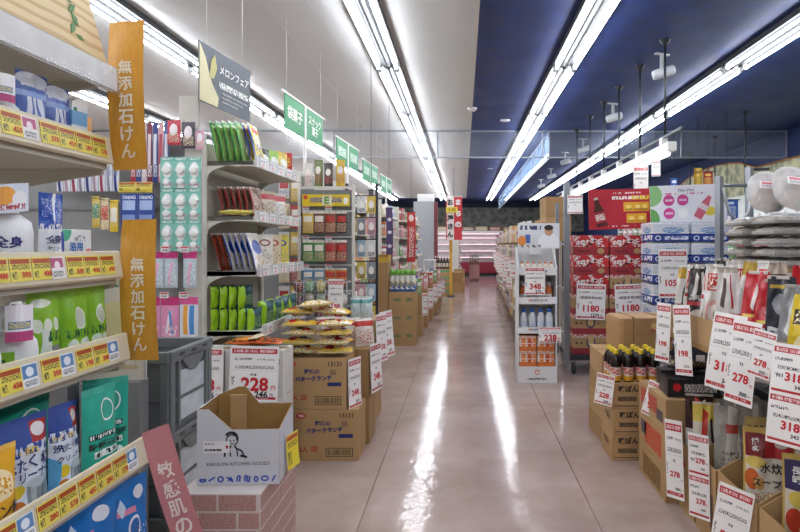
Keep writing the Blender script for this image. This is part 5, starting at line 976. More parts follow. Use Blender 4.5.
def caps(x, y, z, lab, capc, bodyc, h, r, name='drink_bottle', group=None, labc='#3a62b0'):
    t = thing(name, lab, 'bottle', (x, y, z), 0, group)
    obj('body', cached(('db', bodyc, h, r, labc), lambda: MB().lathe([(r * .9, 0), (r, .008), (r * .92, h * .3), (r, h * .5), (r, h * .62), (r * .55, h * .8), (r * .42, h * .84)], 16).data('body', pm(bodyc, [('r', 0, .2, 1, .52, labc), ('n', 0, .24, 1, .48, '#e8eaf0', 10, 5, .5)], .3), smooth=True)), t)
    obj('cap', cached(('dc', capc, h, r), lambda: MB().lathe([(r * .5, h * .84), (r * .5, h * .98), (r * .4, h)], 14).data('cap', mat(capc, .4), smooth=True)), t)
for c in range(4): caps(.625 + .087 * c, 5.76, .5155, f'white drink bottle with blue cap on the display stand, {ORD[c]} from the aisle', '#2f6ac8', '#d6dade', .235, .04, group='blue-capped bottles on the stand', labc='#b8c4d8')
for c in range(6): caps(.605 + .06 * c, 5.74, 1.1055, f'orange-capped bottle on the top of the display stand, {ORD[c]} from the aisle', '#d8783a', '#e8dccc', .125, .026, group='orange-capped bottles on the stand', labc='#d8a060')
for c in range(4): caps(.625 + .087 * c, 5.80, .8105, f'orange and white bottle behind the 348 card, {ORD[c]} from the aisle', '#e4e4e4', '#d8743a', .2, .04, group='bottles behind the 348 card', labc='#e8e4dc')
for r in range(2):
    for c in range(2):
        t = thing('drink_pack', f'orange and white multipack on the lowest stand shelf, {["lower", "upper"][r]} {["aisle", "wall"][c]} one', 'multipack', (.66 + .185 * c, 5.77, .164 + .157 * r), 0, 'multipacks on the stand'); obj('pack', rbox(.175, .14, .155, pm('#e2dcd2', [('r', 0, 0, 1, .3, '#d8783a'), ('e', .25, .55, .14, .3, '#e08a4a'), ('e', .6, .55, .14, .3, '#c85a2c'), ('e', .88, .55, .12, .3, '#e08a4a'), ('n', 0, .72, 1, 1, '#b8622c', 8, 4, .5)], .3, crinkle=.3), .006), t); boxo('wrap_seal', t, -.088, -.0715, .074, .088, -.0708, .08, WHITE)
pop('price card reading 348 on the drink stand', P(535, 267, 5.66), R(-2), .205, .285, .0, '348', '375', group=None)
pop('wide small price card on the lower lip of the drink stand', P(550, 327, 5.63), R(-2), .225, .155, .0, '238', '257', group=None)

# ================================================================== tonic drink cases on a roll cage
rc = thing('roll_cage', 'grey steel roll cage cart carrying the red drink cases', 'cart', (1.62, 6.36, 0))
boxo('deck', rc, -.47, -.3, .15, .47, .3, .2, DKSTEEL)
for x in (-.5, .5):
    boxo('post', rc, x - .03, -.33, .12, x + .03, -.28, 2.08 if x < 0 else 1.3, STEEL); boxo('post', rc, x - .02, .28, .12, x + .02, .32, 1.9 if x < 0 else 1.3, STEEL)
    for z in (.4, .9, 1.4)[:3 if x < 0 else 2]: boxo('side_bar', rc, x - .012, -.3, z, x + .012, .3, z + .025, STEEL)
for x in (-.42, .42):
    for y in (-.27, .27):
        w_ = obj('wheel', MB().lathe([(.045, -.018), (.062, -.012), (.062, .012), (.045, .018)], 16).data('wheel', BLACK, smooth=True), rc, (x, y, .063), (0, R(90), 0)); obj('fork', MB().box(-.03, -.012, .0, .03, .012, .06).data('fork', STEEL), rc, (x, y, .092))
ORO = pm('#8e2a30', [('r', 0, .42, 1, 1, '#dcd4d0'), ('d', .15, .72, .07, .4, 35, '#c4282c'), ('d', .42, .72, .1, .4, -30, '#c4282c'), ('d', .62, .72, .05, .4, 40, '#2a2226'), ('d', .85, .72, .12, .4, -35, '#c4282c'), ('n', 0, .42, 1, 1, '#c4282c', 5, 3, .53), ('n', .1, .46, .9, .95, '#26201f', 7, 3, .62), ('r', 0, .0, 1, .42, '#9a2a32'), ('e', .78, .2, .1, .14, '#b08e62'), ('n', .1, .12, .5, .26, '#6d1c22', 14, 5, .5)], .5)
ORK = pm('#b08e62', [('e', .5, .58, .13, .28, '#2c3a5c'), ('e', .5, .58, .09, .2, '#b08e62'), ('r', 0, 0, 1, .3, '#9a3038'), ('n', .06, .5, .34, .62, '#5a4838', 14, 4, .5), ('n', .68, .5, .94, .62, '#5a4838', 14, 4, .5), ('r', 0, .88, 1, 1, '#c4282c'), ('n', 0, .84, 1, 1, '#e4dcd8', 10, 3, .5)], .6)
for r in range(6):
    for c in range(2):
        mm = ORK if (r < 2 or (r == 3 and c == 1) or (r == 2)) else ORO
        t = thing('tonic_case', f'red and brown tonic drink case, {ORD[r]} up, {["aisle", "wall"][c]} column of the roll cage', 'drink case', (1.408 + .40 * c + .004 * math.sin(r * 5), 6.36, .201 + .218 * r), 0, 'tonic drink cases')
        boxo('body', t, -.193, -.2, 0, .193, .2, .216, [mm, mm, mm, mm, KRAFT, KRAFT], bev=.003)
        boxo('tape', t, -.03, -.2012, .1, .03, -.2002, .216, mat('#c8a878', .3)) if mm is ORK else letter(t, 'オロナミンC', WHITE, (-.02, -.2015, .148), w=.3, bold=.05, tilt=R(6))
pop('price card reading 1180 on the aisle column of tonic cases', P(591.5, 284, 6.12), R(-3), .315, .39, .0, '1180', '1274', extra='オロナミンC', group='price cards on the tonic cases', tilt=R(2))
pop('price card reading 1180 on the wall column of tonic cases', P(629.5, 284, 6.12), R(-3), .325, .38, .0, '1180', '1274', extra='オロナミンC', group='price cards on the tonic cases', tilt=R(-2.5))
rp_ = thing('tonic_poster', 'red drink poster with brown bottle and yellow picture squares', 'poster', P(620, 229, 6.1), (0, R(-1.5), 0))
boxo('board', rp_, -.335, 0, 0, .335, .012, .435, pm('#b41f30', [('n', .38, .74, .92, .82, '#f2e6e4', 26, 4, .45), ('n', .4, .88, .85, .92, '#e8c8c8', 30, 4, .5), ('n', .7, .73, .98, .83, '#e8c83a', 12, 4, .45), ('n', .3, .06, .75, .09, '#e8c8c8', 30, 4, .5)], .4))
for i, (x, z) in enumerate([(.1, .235), (.2, .235), (.285, .235), (.13, .11), (.24, .11)]): boxo('picture_square', rp_, x - .055 + .0, -.003, z - .045, x + .05 - (.015 if i == 2 else 0), 0, z + .055, pm('#e0a82c', [('e', .5, .5, .3, .22, '#f0d070'), ('n', .1, .1, .9, .3, '#8a5a1c', 8, 5, .5)], .4))
obj('bottle_picture', MB().prism([(-.06, -.16), (.06, -.16), (.065, -.02), (.03, .08), (.022, .16), (-.022, .16), (-.03, .08), (-.065, -.02)], -.001, .001).data('bottle_picture', pm('#4a1c1a', [('r', .0, .12, 1, .5, '#a82430'), ('n', .1, .2, .9, .42, '#e8dcd8', 5, 5, .45), ('r', .3, .92, .7, 1, '#c8b8a8')], .4)), rp_, (-.225, -.003, .19), (0, R(-12), 0))
wp = thing('fiber_poster', 'white drink poster with pink circles and pink bottle, above the blue-banded packs', 'poster', P(689, 223, 6.02), (0, R(-2), 0))
boxo('board', wp, -.41, 0, 0, .41, .012, .41, pm('#e3e2e4', [('e', .0, .75, .16, .3, '#8ab87a'), ('e', .0, .1, .12, .3, '#6aa05a'), ('e', .95, .7, .1, .2, '#a8c890'), ('n', .2, .76, .7, .8, '#c86a8c', 26, 3, .5), ('e', .78, .3, .08, .12, '#e4d04a')], .4)); letter(wp, 'Fibe-Mini', BLACK, (-.02, -.002, .355), w=.17, bold=.0)
for x, z in ((-.21, .25), (-.06, .25), (-.21, .11)): obj('pink_circle', MB().lathe([(.06, -.001), (.06, .001)], 24).data('pink_circle', pm('#c8488a', [], .4)), wp, (x, -.003, z), (R(90), 0, 0)); boxo('circle_print', wp, x - .04, -.006, z - .012, x + .04, -.005, z + .012, pm('#c8488a', [('n', 0, 0, 1, 1, '#f2dfe8', 9, 3, .48)], .4))
obj('pale_circle', MB().lathe([(.055, -.001), (.055, .001)], 24).data('pale_circle', pm('#f0eee8', [], .4)), wp, (-.06, -.003, .11), (R(90), 0, 0))
obj('bottle_picture', MB().prism([(-.045, -.15), (.045, -.15), (.05, .0), (.025, .09), (.02, .15), (-.02, .15), (-.025, .09), (-.05, 0)], -.001, .001).data('bottle_picture', pm('#d06a78', [('r', 0, .35, 1, .55, '#e8d8dc'), ('r', 0, .9, 1, 1, '#e4e0e0')], .3)), wp, (.17, -.003, .18), (0, R(32), 0))
BP = pm('#dfe2e6', [('r', 0, 0, 1, .42, '#27408c'), ('n', .3, .1, .95, .34, '#dfe4f0', 14, 5, .48), ('e', .14, .21, .07, .15, '#e4e8f0'), ('e', .14, .21, .045, .1, '#27408c'), ('e', .55, .6, .3, .16, '#5a94cc'), ('n', 0, .5, 1, 1, '#c4ccd6', 6, 5, .5)], rough=.2, crinkle=.4)
for r in range(6):
    for c in range(2):
        t = thing('bottled_drink_pack', f'white wrapped drink pack with navy band, {ORD[r]} up, {["aisle", "wall"][c]} column beside the tonic cases', 'drink pack', (2.085 + .385 * c, 5.80, .39 + .208 * r), 0, 'navy-banded drink packs')
        obj('pack', cached('bdp', lambda: MB().box(-.185, -.2, 0, .185, .2, .2).data('pack', BP, bev=.018)), t); boxo('band', t, -.187, -.202, .005, .187, -.1995, .075, pm('#27408c', [('n', .32, .25, .95, .75, '#dfe4f0', 16, 4, .46), ('e', .14, .5, .08, .34, '#e4e8f0'), ('e', .14, .5, .05, .22, '#27408c')], .35))
plt = thing('pallet', 'dark plastic pallet under the navy-banded drink packs', 'pallet', (2.28, 5.80, 0)); boxo('deck', plt, -.42, -.2, .30, .42, .2, .389, DKSTEEL); [boxo('block', plt, x - .05, -.2, 0, x + .05, .2, .30, DKSTEEL) for x in (-.36, 0, .36)]
pop('white price card in front of the navy-banded drink packs', P(673, 249, 5.565), R(-4), .28, .49, .0, '1050', None, group=None)
cg = thing('cage_frame', 'grey steel cage cart frame standing behind the soup packs', 'cart', (2.45, 5.05, 0), R(35))
for x in (-.25, .25): boxo('post', cg, x - .03, -.025, .12, x + .03, .025, 2.0 if x < 0 else 2.12, STEEL)
for z in (.3, .9, 1.5, 1.92): tubeo('cross_bar', cg, [(-.25, 0, z), (.25, 0, z + .03)], .014, STEEL)
tubeo('pull_strap', cg, [(-.25, -.03, 1.9), (-.16, -.04, 1.68), (0, -.04, 1.6), (.16, -.04, 1.7), (.25, -.03, 1.95)], .012, mat('#b8bcc0', .4)); tubeo('top_arm', cg, [(.25, 0, 2.1), (.6, 0, 2.13)], .012, DKSTEEL)
boxo('base', cg, -.28, -.2, .1, .28, .2, .14, DKSTEEL); [obj('wheel', MB().lathe([(.05, -.015), (.05, .015)], 14).data('wheel', BLACK), cg, (x, y, .051), (0, R(90), 0)) for x in (-.22, .22) for y in (-.15, .15)]

# ================================================================== ponzu stack and carton run on the floor
def ponzu(label, loc, rz=0, w=.34, d=.26):
    t = carton('ponzu_carton', label, loc, rz, w, d, .167, KRAFT, 'ponzu cartons'); f = -d / 2 - .0012
    letter(t, '味ぽん', BLACK, (-w * .18, f, .13), w=.13, bold=.04); boxo('print_block', t, -w * .38, f, .05, -w * .02, f + .001, .08, pm('#b08e62', [('n', 0, 0, 1, 1, '#2a2420', 9, 4, .45)], .7)); letter(t, '味ぽん', BLACK, (w * .3, f, .075), w=.13, bold=.05)
    letter(t, '味ぽん', BLACK, (-w / 2 - .0012, 0, .1), w=.13, bold=.04, rz=-PI / 2); boxo('line_print', t, -w * .45, f, .018, w * .45, f + .001, .022, BLACK)
    return t
for k in range(3): ponzu(f'ponzu sauce carton under the yellow-capped bottles, {["bottom", "middle", "top"][k]}', (1.135 + .008 * (k % 2), 3.765, .168 * k))
for r in range(3):
    for c in range(4):
        t = thing('ponzu_bottle', f'dark ponzu bottle with yellow cap, {["front", "middle", "back"][r]} row, {ORD[c]} from the aisle', 'bottle', (1.005 + .083 * c, 3.685 + .083 * r, .505), 0, 'yellow-capped ponzu bottles')
        obj('body', cached('pzb', lambda: MB().lathe([(.032, 0, 0), (.035, .008, 1), (.035, .1, 0), (.034, .14, 0), (.02, .175, 0), (.016, .182, 0)], 18).data('body', [mat('#1d1512', .12), pm('#e2ddd4', [('r', 0, 0, 1, .22, '#d9a02c'), ('n', .0, .3, 1, .5, '#c83a34', 9, 6, .48), ('r', 0, .52, 1, .56, '#3a2a20')], .35)], smooth=True)), t)
        obj('cap', cached('pzc', lambda: MB().lathe([(.018, .18), (.0185, .182), (.0185, .205), (.014, .21)], 16).data('cap', mat('#e2c42e', .35), smooth=True)), t)
        letter(t, '味ぽん', RED, (0, .055), w=.045, bold=.04, mapf=lambda x, z: (.0358 * math.sin(x / .0358), -.0358 * math.cos(x / .0358), z))
for k in range(4): carton('brown_carton', f'brown carton in the stack behind the ponzu cartons, {["bottom", "second", "third", "top"][k]}', (1.18, 4.14, .158 * k), R(2 - k), .40, .40, .157, [KRAFT2, KRAFT][k % 2], 'cartons behind the ponzu stack')
pk = thing('paper_parcel', 'crumpled brown paper parcel with red print behind the ponzu bottles', 'parcel', (1.30, 4.15, .634), R(4))
obj('wrap', MB().box(-.2, -.16, 0, .2, .16, .25).data('wrap', mat('#b08a5c', .55, var=.12, scale=5, bump=.5, bscale=9), bev=.03), pk); boxo('fold_flap', pk, -.17, -.164, .12, .17, -.158, .24, mat('#a9835a', .6, bump=.4, bscale=10)); boxo('red_print', pk, .03, -.167, .15, .09, -.164, .19, pm('#b03a30', [('n', 0, 0, 1, 1, '#b08a5c', 5, 5, .55)], .6)); letter(pk, '1.8', DKRED, (.15, -.167, .1), w=.06)
for s in (-1, 1): boxo('cord', pk, s * .1 - .004, -.166, .0, s * .1 + .004, .162, .254, mat('#8a6a44', .7))
pop('small price card on the aisle side of the ponzu stack', (.93, 3.64, .56), R(-35), .12, .2, .01, '228', '246', group=None, tilt=R(6))
def sidecarton(label, x0, y0, y1, z, h, m=KRAFT, prints=(), w=.36):
    t = carton('floor_carton', label, (x0 + w / 2, (y0 + y1) / 2, z), 0, w, y1 - y0, h, m, 'floor cartons along the soup display')
    for (u, v, du, dv, c) in prints: boxo('side_print', t, -w / 2 - .0012, u * (y1 - y0) - du / 2, v * h - dv / 2, -w / 2, u * (y1 - y0) + du / 2, v * h + dv / 2, pm('#b08e62', [('n', 0, 0, 1, 1, c, 9, 5, .42)], .7))
    return t
for k, pr in enumerate([[(.0, .45, .3, .12, '#7a5a2c')], [(-.05, .5, .28, .13, '#c0452c'), (.3, .6, .1, .08, '#3a3a50')], [(.1, .6, .28, .09, '#b03a30'), (-.3, .4, .1, .06, '#3a3a50')]]):
    sidecarton(f'brown carton with red print in the low run, {["bottom", "middle", "top"][k]}', 1.10, 3.04, 3.50, .187 * k, .185, KRAFT, pr)
t = thing('black_display_box', 'black display box with red dot on the low carton run', 'display box', (1.28, 3.2, .562), R(-6)); boxo('body', t, -.14, -.13, 0, .14, .13, .10, mat('#242022', .4), bev=.003); obj('red_dot', MB().lathe([(.022, -.001), (.022, .001)], 18).data('red_dot', RED), t, (-.09, -.132, .055), (R(90), 0, 0)); boxo('white_print', t, -.05, -.1325, .03, .12, -.1305, .075, pm('#242022', [('n', 0, 0, 1, 1, '#e0dcd8', 7, 3, .48)], .4))
boxo('lid', t, -.14, .02, .1, .14, .13, .115, mat('#2a2628', .4))
t = thing('black_snack_pack', 'black and yellow crumpled packs lying on the black display box', 'pack', (1.28, 3.22, .68), R(-10)); obj('pack', pillow(.26, .16, .06, pm('#2a2624', [('n', .1, .1, .9, .9, '#c8b048', 6, 5, .6), ('n', .1, .1, .9, .9, '#d8d4cc', 9, 7, .63)], **FILM), 4), t, (0, -.08, .03), (R(-90), 0, 0)); boxo('band', t, -.02, -.07, .055, .02, .07, .06, mat('#c8a83c', .4))
for k, (y0, y1, h, l) in enumerate([(2.82, 3.02, .40, 'open brown carton right after the low carton run'), (2.58, 2.80, .41, 'open brown carton behind the double 278 card'), (2.22, 2.56, .42, 'open brown carton holding the white and red soup pouch'), (1.80, 2.20, .42, 'open brown carton cut by the picture edge, holding the purple soup pouch')]):
    t = opencarton('open_carton', l, (1.345, (y0 + y1) / 2, 0), -PI / 2, y1 - y0, .36, h, KRAFT, 'open cartons under the deck', cut=.05)
    boxo('diamond_print', t, -.05, -.1815, h * .55, .0, -.1803, h * .7, pm('#b08e62', [('d', .5, .5, .3, .3, 45, '#b03a34')], .7)); boxo('line_print', t, .05, -.1815, .06, .08, -.1803, h * .55, pm('#b08e62', [('n', 0, 0, 1, 1, '#2a2420', 3, 14, .48)], .7))
    fz_ = .26 if k > 1 else .2; boxo('filler_board', t, -(y1 - y0) / 2 + .006, -.17, fz_, (y1 - y0) / 2 - .006, .17, fz_ + .01, KRAFTIN)
def soup(label, loc, rz, w, h, d, m, sd, texts=(), tilt=0.0, group='soup pouches in the floor cartons'): return std_pouch(loc, rz, w, h, d, m, label, 'soup pouch', sd, texts, group, 'soup_pouch', .006, tilt)
hak = pm('#d9d2c4', [('r', 0, .93, 1, 1, '#c8a85c'), ('r', 0, 0, .04, 1, '#c8a85c'), ('r', .96, 0, 1, 1, '#c8a85c'), ('r', .04, .66, .42, .93, '#7a2026'), ('r', .42, .66, .96, .93, '#b03030'), ('e', .72, .82, .12, .04, '#d8ccc4'), ('e', .24, .6, .2, .07, '#d8c068'), ('e', .16, .4, .14, .12, '#c8642c'), ('e', .3, .36, .1, .08, '#d8a868'), ('e', .5, .14, .4, .13, '#c8a47c'), ('n', .1, .02, .9, .26, '#e8dcc8', 9, 8, .5), ('e', .85, .3, .1, .08, '#7a9a54')], rough=.25, crinkle=.3)
soup('large white and red hot-pot soup pouch with black brush lettering', (1.290, 2.36, .272), R(-22), .20, .355, .07, hak, 3, [('博\n多', WHITE, -.27, .79, .15), ('水炊き', BLACK, .12, .55, .62), ('スープ', BLACK, -.06, .38, .56)])
nag = pm('#cfc4b4', [('r', 0, .93, 1, 1, '#c8b060'), ('r', .04, .6, .5, .93, '#2c2658'), ('r', .5, .6, .96, .93, '#4a4480'), ('e', .3, .5, .2, .1, '#d8c058'), ('e', .2, .26, .15, .14, '#b8402c'), ('e', .6, .16, .32, .13, '#d4bc98'), ('r', 0, 0, .04, 1, '#c8a85c')], rough=.25, crinkle=.3)
soup('purple and cream soup pouch with brush lettering at the picture edge', (1.315, 2.12, .272), R(-22), .19, .33, .07, nag, 5, [('長崎', WHITE, -.2, .8, .2), ('ちゃんぽん'[:2], BLACK, .1, .4, .4)] if False else [('長\n崎', WHITE, -.25, .77, .16)])
gold = pm('#c8b070', [('r', .05, .1, .95, .9, '#8a7a50'), ('n', .1, .1, .9, .9, '#d8d0b0', 5, 6, .55)], **FILM); gry = pm('#a19e99', [('d', .4, .5, .12, .5, 12, '#c8c4be'), ('d', .75, .4, .05, .4, -10, '#77736e'), ('n', .15, .2, .85, .5, '#6a5a54', 16, 26, .56), ('r', .3, .7, .62, .8, '#b04a44'), ('e', .5, .1, .4, .09, '#c0b4a4')], rough=.2, crinkle=.6)
soup('gold edged soup pouch just behind the white and red pouch', (1.360, 2.49, .272), R(-14), .2, .36, .05, gold, 7); soup('crumpled silver grey soup pouch leaning in the open carton', (1.280, 2.655, .216), R(-14), .17, .42, .07, gry, 2); soup('silver grey soup pouch standing behind the crumpled one', (1.420, 2.735, .216), R(-12), .16, .42, .07, gry, 6); soup('silver grey soup pouch lying beside the gold edged pouch', (1.450, 2.65, .216), R(-12), .1, .3, .05, gry, 9)
rb_ = pm('#b8b4ae', [('r', 0, .55, 1, .97, '#3a2426'), ('d', .4, .76, .1, .18, 15, '#c0402f'), ('d', .7, .74, .06, .18, -10, '#e0d8cc'), ('e', .5, .3, .34, .2, '#8a7a6c'), ('n', .1, .04, .9, .14, '#5a5652', 18, 12, .5)], rough=.2, crinkle=.5); rb2 = pm('#d8d0c0', [('r', 0, .74, 1, .97, '#d8c058'), ('d', .4, .6, .1, .3, 16, '#b8342c'), ('d', .72, .55, .05, .24, -12, '#2e2a28'), ('e', .5, .18, .36, .13, '#a8764c')], rough=.2, crinkle=.5)
soup('black, red and silver pouch in the first open carton', (1.250, 2.965, .212), R(-12), .14, .40, .07, rb_, 3); soup('silver pouch with dark text beside the black and red pouch', (1.415, 2.965, .212), R(-12), .14, .37, .06, gry, 4); soup('yellow and red pouch behind the 278 cards', (1.250, 2.88, .212), R(-12), .13, .38, .06, rb2, 6); soup('silver pouch at the back of the first open carton', (1.415, 2.88, .212), R(-12), .14, .40, .06, gry, 8)

# ================================================================== deck with soup goods
dk = thing('display_deck', 'wooden plank display deck on steel legs carrying the pouches', 'display table', (1.71, 2.5, 0))
WOODD = mat('#a07a48', .6, var=.18, scale=5, bump=.1, bscale=30)
for k in range(5): boxo('plank', dk, -.5 + .22 * k, -1.25, .865, -.5 + .22 * k + .215, 1.1, .895, WOODD)
for x in (-.14, .46):
    for y in (-1.1, 0, 1.0): boxo('leg', dk, x - .025, y - .025, 0, x + .025, y + .025, .865, DKSTEEL)
    boxo('stretcher', dk, x - .015, -1.1, .6, x + .015, 1.0, .64, DKSTEEL)
boxo('back_board', dk, .62, -1.2, 0, .65, 1.05, 1.28, mat('#2c2a2c', .6)); boxo('rear_shelf', dk, -.04, .5, 1.25, .62, 1.1, 1.275, KRAFT2)  # back board's near-black colour stands in for the shade under the deck
for y in (.5, 1.07): boxo('rear_support', dk, -.03, y, .895, -.01, y + .03, 1.25, DKSTEEL)
for k, (y0, y1, l) in enumerate([(2.66, 3.42, 'low brown tray of white pouches on the deck'), (1.95, 2.64, 'low brown tray of red and grey pouches on the deck'), (1.3, 1.93, 'low brown tray at the picture edge on the deck')]):
    t = opencarton('deck_tray', l, (1.43, (y0 + y1) / 2, .8955), -PI / 2, y1 - y0, .44, .135, KRAFT, 'trays on the deck', cut=.0); boxo('paper_tab', t, -(y1 - y0) / 2 + .2, -.2225, .0, -(y1 - y0) / 2 + .25, -.2205, .03, WHITE)
def art(base, *a): return pm(base, list(a), rough=.18, crinkle=.5, cs=16)
DA = [art('#d9d5cf', ('r', 0, .8, 1, 1, '#b8963c'), ('d', .45, .55, .07, .24, 18, '#2e2a28'), ('d', .68, .58, .05, .2, -8, '#2e2a28'), ('e', .5, .18, .36, .13, '#b0764a'), ('n', .1, .32, .9, .38, '#8a3a30', 20, 16, .5)), art('#dcd8d2', ('r', 0, .5, 1, .56, '#b02c34'), ('r', .08, .62, .5, .9, '#b8322c'), ('n', .12, .64, .46, .88, '#e8dcd4', 14, 18, .55), ('e', .5, .22, .34, .16, '#c9a880'), ('n', .55, .6, .95, .9, '#6a625c', 16, 26, .55)), art('#35312f', ('r', 0, .4, 1, .46, '#b03a40'), ('d', .4, .7, .08, .2, 25, '#d4d0ca'), ('d', .7, .72, .06, .2, -12, '#d4d0ca'), ('e', .5, .2, .36, .14, '#c8c0b4'), ('n', .1, .48, .9, .56, '#cfcac4', 24, 16, .5)), art('#ddd9d3', ('e', .5, .32, .34, .22, '#d8a49c'), ('e', .5, .32, .24, .15, '#e8d8d0'), ('e', .55, .33, .1, .06, '#8aa06a'), ('r', .1, .66, .9, .9, '#b8382c'), ('n', .14, .68, .86, .88, '#efe4dc', 14, 14, .52)), art('#d4d0cc', ('r', 0, .36, 1, .39, '#b02c34'), ('r', .62, .45, .68, .9, '#b02c34'), ('d', .35, .66, .07, .2, 12, '#5a4a44'), ('n', .1, .06, .9, .3, '#a89488', 16, 20, .52), ('r', 0, .92, 1, 1, '#b8b0a4')),
      art('#b82630', ('r', .08, .0, .92, .36, '#dcdadb'), ('n', .15, .04, .85, .3, '#6a6a74', 16, 20, .5), ('r', .12, .42, .88, .46, '#e0c060'), ('d', .5, .68, .08, .16, 20, '#e4d8d4')), art('#33353f', ('r', .08, .05, .92, .4, '#c8c8cc'), ('n', .15, .1, .85, .36, '#5a5c68', 16, 22, .5), ('e', .5, .68, .3, .12, '#8a8c92'), ('r', .1, .86, .9, .9, '#b8963c')), art('#8f9092', ('r', .08, .05, .92, .3, '#c4c4c4'), ('d', .4, .62, .09, .24, 22, '#dcdcda'), ('d', .72, .6, .05, .2, -15, '#5c5c5e'), ('n', .1, .08, .9, .28, '#77787a', 16, 20, .52)), art('#d8b82c', ('r', .1, .6, .9, .8, '#3a342c'), ('n', .14, .62, .86, .78, '#e8dca0', 14, 14, .52), ('e', .5, .3, .32, .18, '#efe2b0')), art('#4a4846', ('d', .35, .6, .1, .34, 24, '#dcd8d0'), ('d', .7, .5, .06, .3, -20, '#dcd8d0'), ('e', .5, .18, .34, .12, '#b8a890'), ('r', 0, .9, 1, .94, '#b03a34')), art('#a89a88', ('r', .1, .55, .9, .85, '#5a4a40'), ('n', .14, .58, .86, .82, '#d8cab0', 14, 14, .52), ('e', .5, .25, .34, .18, '#cbb894'))]
DN = ['white and gold', 'white with red band', 'black and white', 'white with pink bowl picture', 'pale with thin red lines', 'bright red', 'navy and silver', 'silver grey', 'yellow', 'black and silver', 'brown']
deck = [(1.25, 3.36, 0, .31), (1.27, 3.26, 1, .33), (1.24, 3.15, 2, .32), (1.26, 3.04, 1, .34), (1.24, 2.935, 3, .33), (1.26, 2.825, 4, .33), (1.25, 2.57, 5, .32), (1.25, 2.45, 5, .29), (1.26, 2.35, 6, .31), (1.25, 2.25, 7, .28), (1.24, 2.16, 8, .25),
        (1.45, 3.3, 2, .36), (1.46, 3.16, 3, .35), (1.45, 3.0, 0, .36), (1.46, 2.86, 1, .36), (1.46, 2.755, 10, .36), (1.46, 2.52, 5, .35), (1.46, 2.36, 1, .36), (1.47, 2.18, 6, .36)]
seen = {}
for k, (x, y, a, h) in enumerate(deck):
    row = 'front' if x < 1.35 else 'back'; seen[(row, a)] = seen.get((row, a), 0) + 1; n_ = seen[(row, a)]
    t = std_pouch((x + .08, y - .01, .914), R(-46 - 5 * math.sin(k * 2.3)), .15, h + .045, .058, DA[a], f'{DN[a]} pouch, {row} deck row, {ORD[n_ - 1]} such from the far end', 'soup pouch', k, (), 'pouches on the deck', 'deck_pouch', .014, R(-3 + 5 * math.sin(k * 1.7)), pinch=.38 + .2 * math.sin(k * 3.1))
    obj('top_crimp', MB().box(-.042, -.003, 0, .042, .003, .014).data('top_crimp', [mat('#c9c4bc', .25, .2), mat('#aaa69e', .25, .2)][k % 2], bev=.002), t, (.02 * math.sin(k * 2.1), 0, h + .033))
# clear lidded trays behind
CT = clear('#eef2f2', .22, .1)
for s_, (x, y) in enumerate([(1.80, 3.44), (1.83, 3.165), (2.12, 3.3)]):
    for r in range(5):
        t = thing('clear_tray', f'clear lidded food tray in the {["far", "middle", "near"][s_]} stack behind the pouches, {["bottom", "second", "third", "fourth", "top"][r]}', 'food tray', (x, y, 1.2765 + .0605 * r), R(-2 + 2 * s_), 'clear trays behind the pouches')
        obj('tray', cached('ctb', lambda: MB().box(-.14, -.12, 0, .14, .12, .022).data('tray', mat('#8f8a84', .4, var=.3, scale=20), bev=.006)), t); obj('lid', cached('ctl', lambda: MB().grid(lambda u, v: ((u - .5) * .27, (v - .5) * .23, .022 + .03 * min(1, 5 * min(u, 1 - u, v, 1 - v)) + .006 * math.sin(u * 19) * math.sin(v * 13)), 14, 12).data('lid', CT, smooth=True)), t); boxo('food', t, -.12, -.1, .022, .12, .1, .036, mat('#b3a08c', .6, var=.4, scale=26))
for k, (x, y, rz_) in enumerate([(1.82, 3.36, -20), (1.86, 3.12, -14), (2.1, 3.25, -25)]):
    t = thing('leaning_tray_pack', f'large clear oval pack leaning on top of the tray stacks, {ORD[k]} from the far end', 'food pack', (x, y, 1.585), (R(-42), R(8), R(rz_)), 'clear packs on the tray stacks')
    obj('shell', MB().grid(lambda u, v: ((u - .5) * .22 * (1 - abs(2 * v - 1) ** 3.2) ** .5, -.06 * (max(0, math.sin(PI * u)) * max(0, math.sin(PI * v))) ** .5, v * .38), 10, 14).data('shell', clear('#f4f6f6', .25, .06), smooth=True), t); obj('backing', MB().grid(lambda u, v: ((u - .5) * .21 * (1 - abs(2 * v - 1) ** 3.2) ** .5, -.004, .005 + v * .37), 4, 14).data('backing', mat('#b5a294', .5, var=.45, scale=14)), t); boxo('label', t, -.05, -.064, .16, .05, -.062, .22, pm('#eeeae8', [('r', .1, .6, .9, .9, '#c85a6a'), ('n', .1, .1, .9, .5, '#55565c', 9, 5, .5)], .4))
# hanging price cards along the deck edge and the floor cartons
G1 = 'price cards along the deck edge'
pop('wide curling price card reading 318 at the deck edge', P(731, 314, 2.45), R(-56), .15, .335, .05, '318', '343', tilt=R(5), clip=.075, group=G1, sway=-.0)
pop('curling price card reading 278 beside the wide 318 card', P(748, 321, 2.25), R(-62), .125, .335, .045, '278', '300', tilt=R(4), clip=.075, group=G1)
pop('price card reading 278 between the 278 card and the double 318 card', P(766, 331, 2.12), R(-60), .09, .18, .02, '278', '300', tilt=R(8), group=G1)
pop('double price card reading 318 twice at the picture edge', P(794, 345, 1.95), R(-46), .13, .35, .04, '318', '343', 'b', tilt=R(3), group=G1)
pop('narrow price card reading 198 nearest the paper parcel', P(664, 303, 3.15), R(-50), .085, .33, .01, '198', '213', tilt=R(2), group=G1)
pop('narrow curling price card reading 198 at the tray corner', P(681, 305, 2.92), R(-52), .095, .36, .03, '198', '213', tilt=R(-5), clip=.075, group=G1)
G2 = 'price cards along the floor cartons'
pop('long price card reading 278 on the first open carton', P(673, 420, 2.95), R(-52), .10, .40, .03, '278', '300', tilt=R(-4), group=G2)
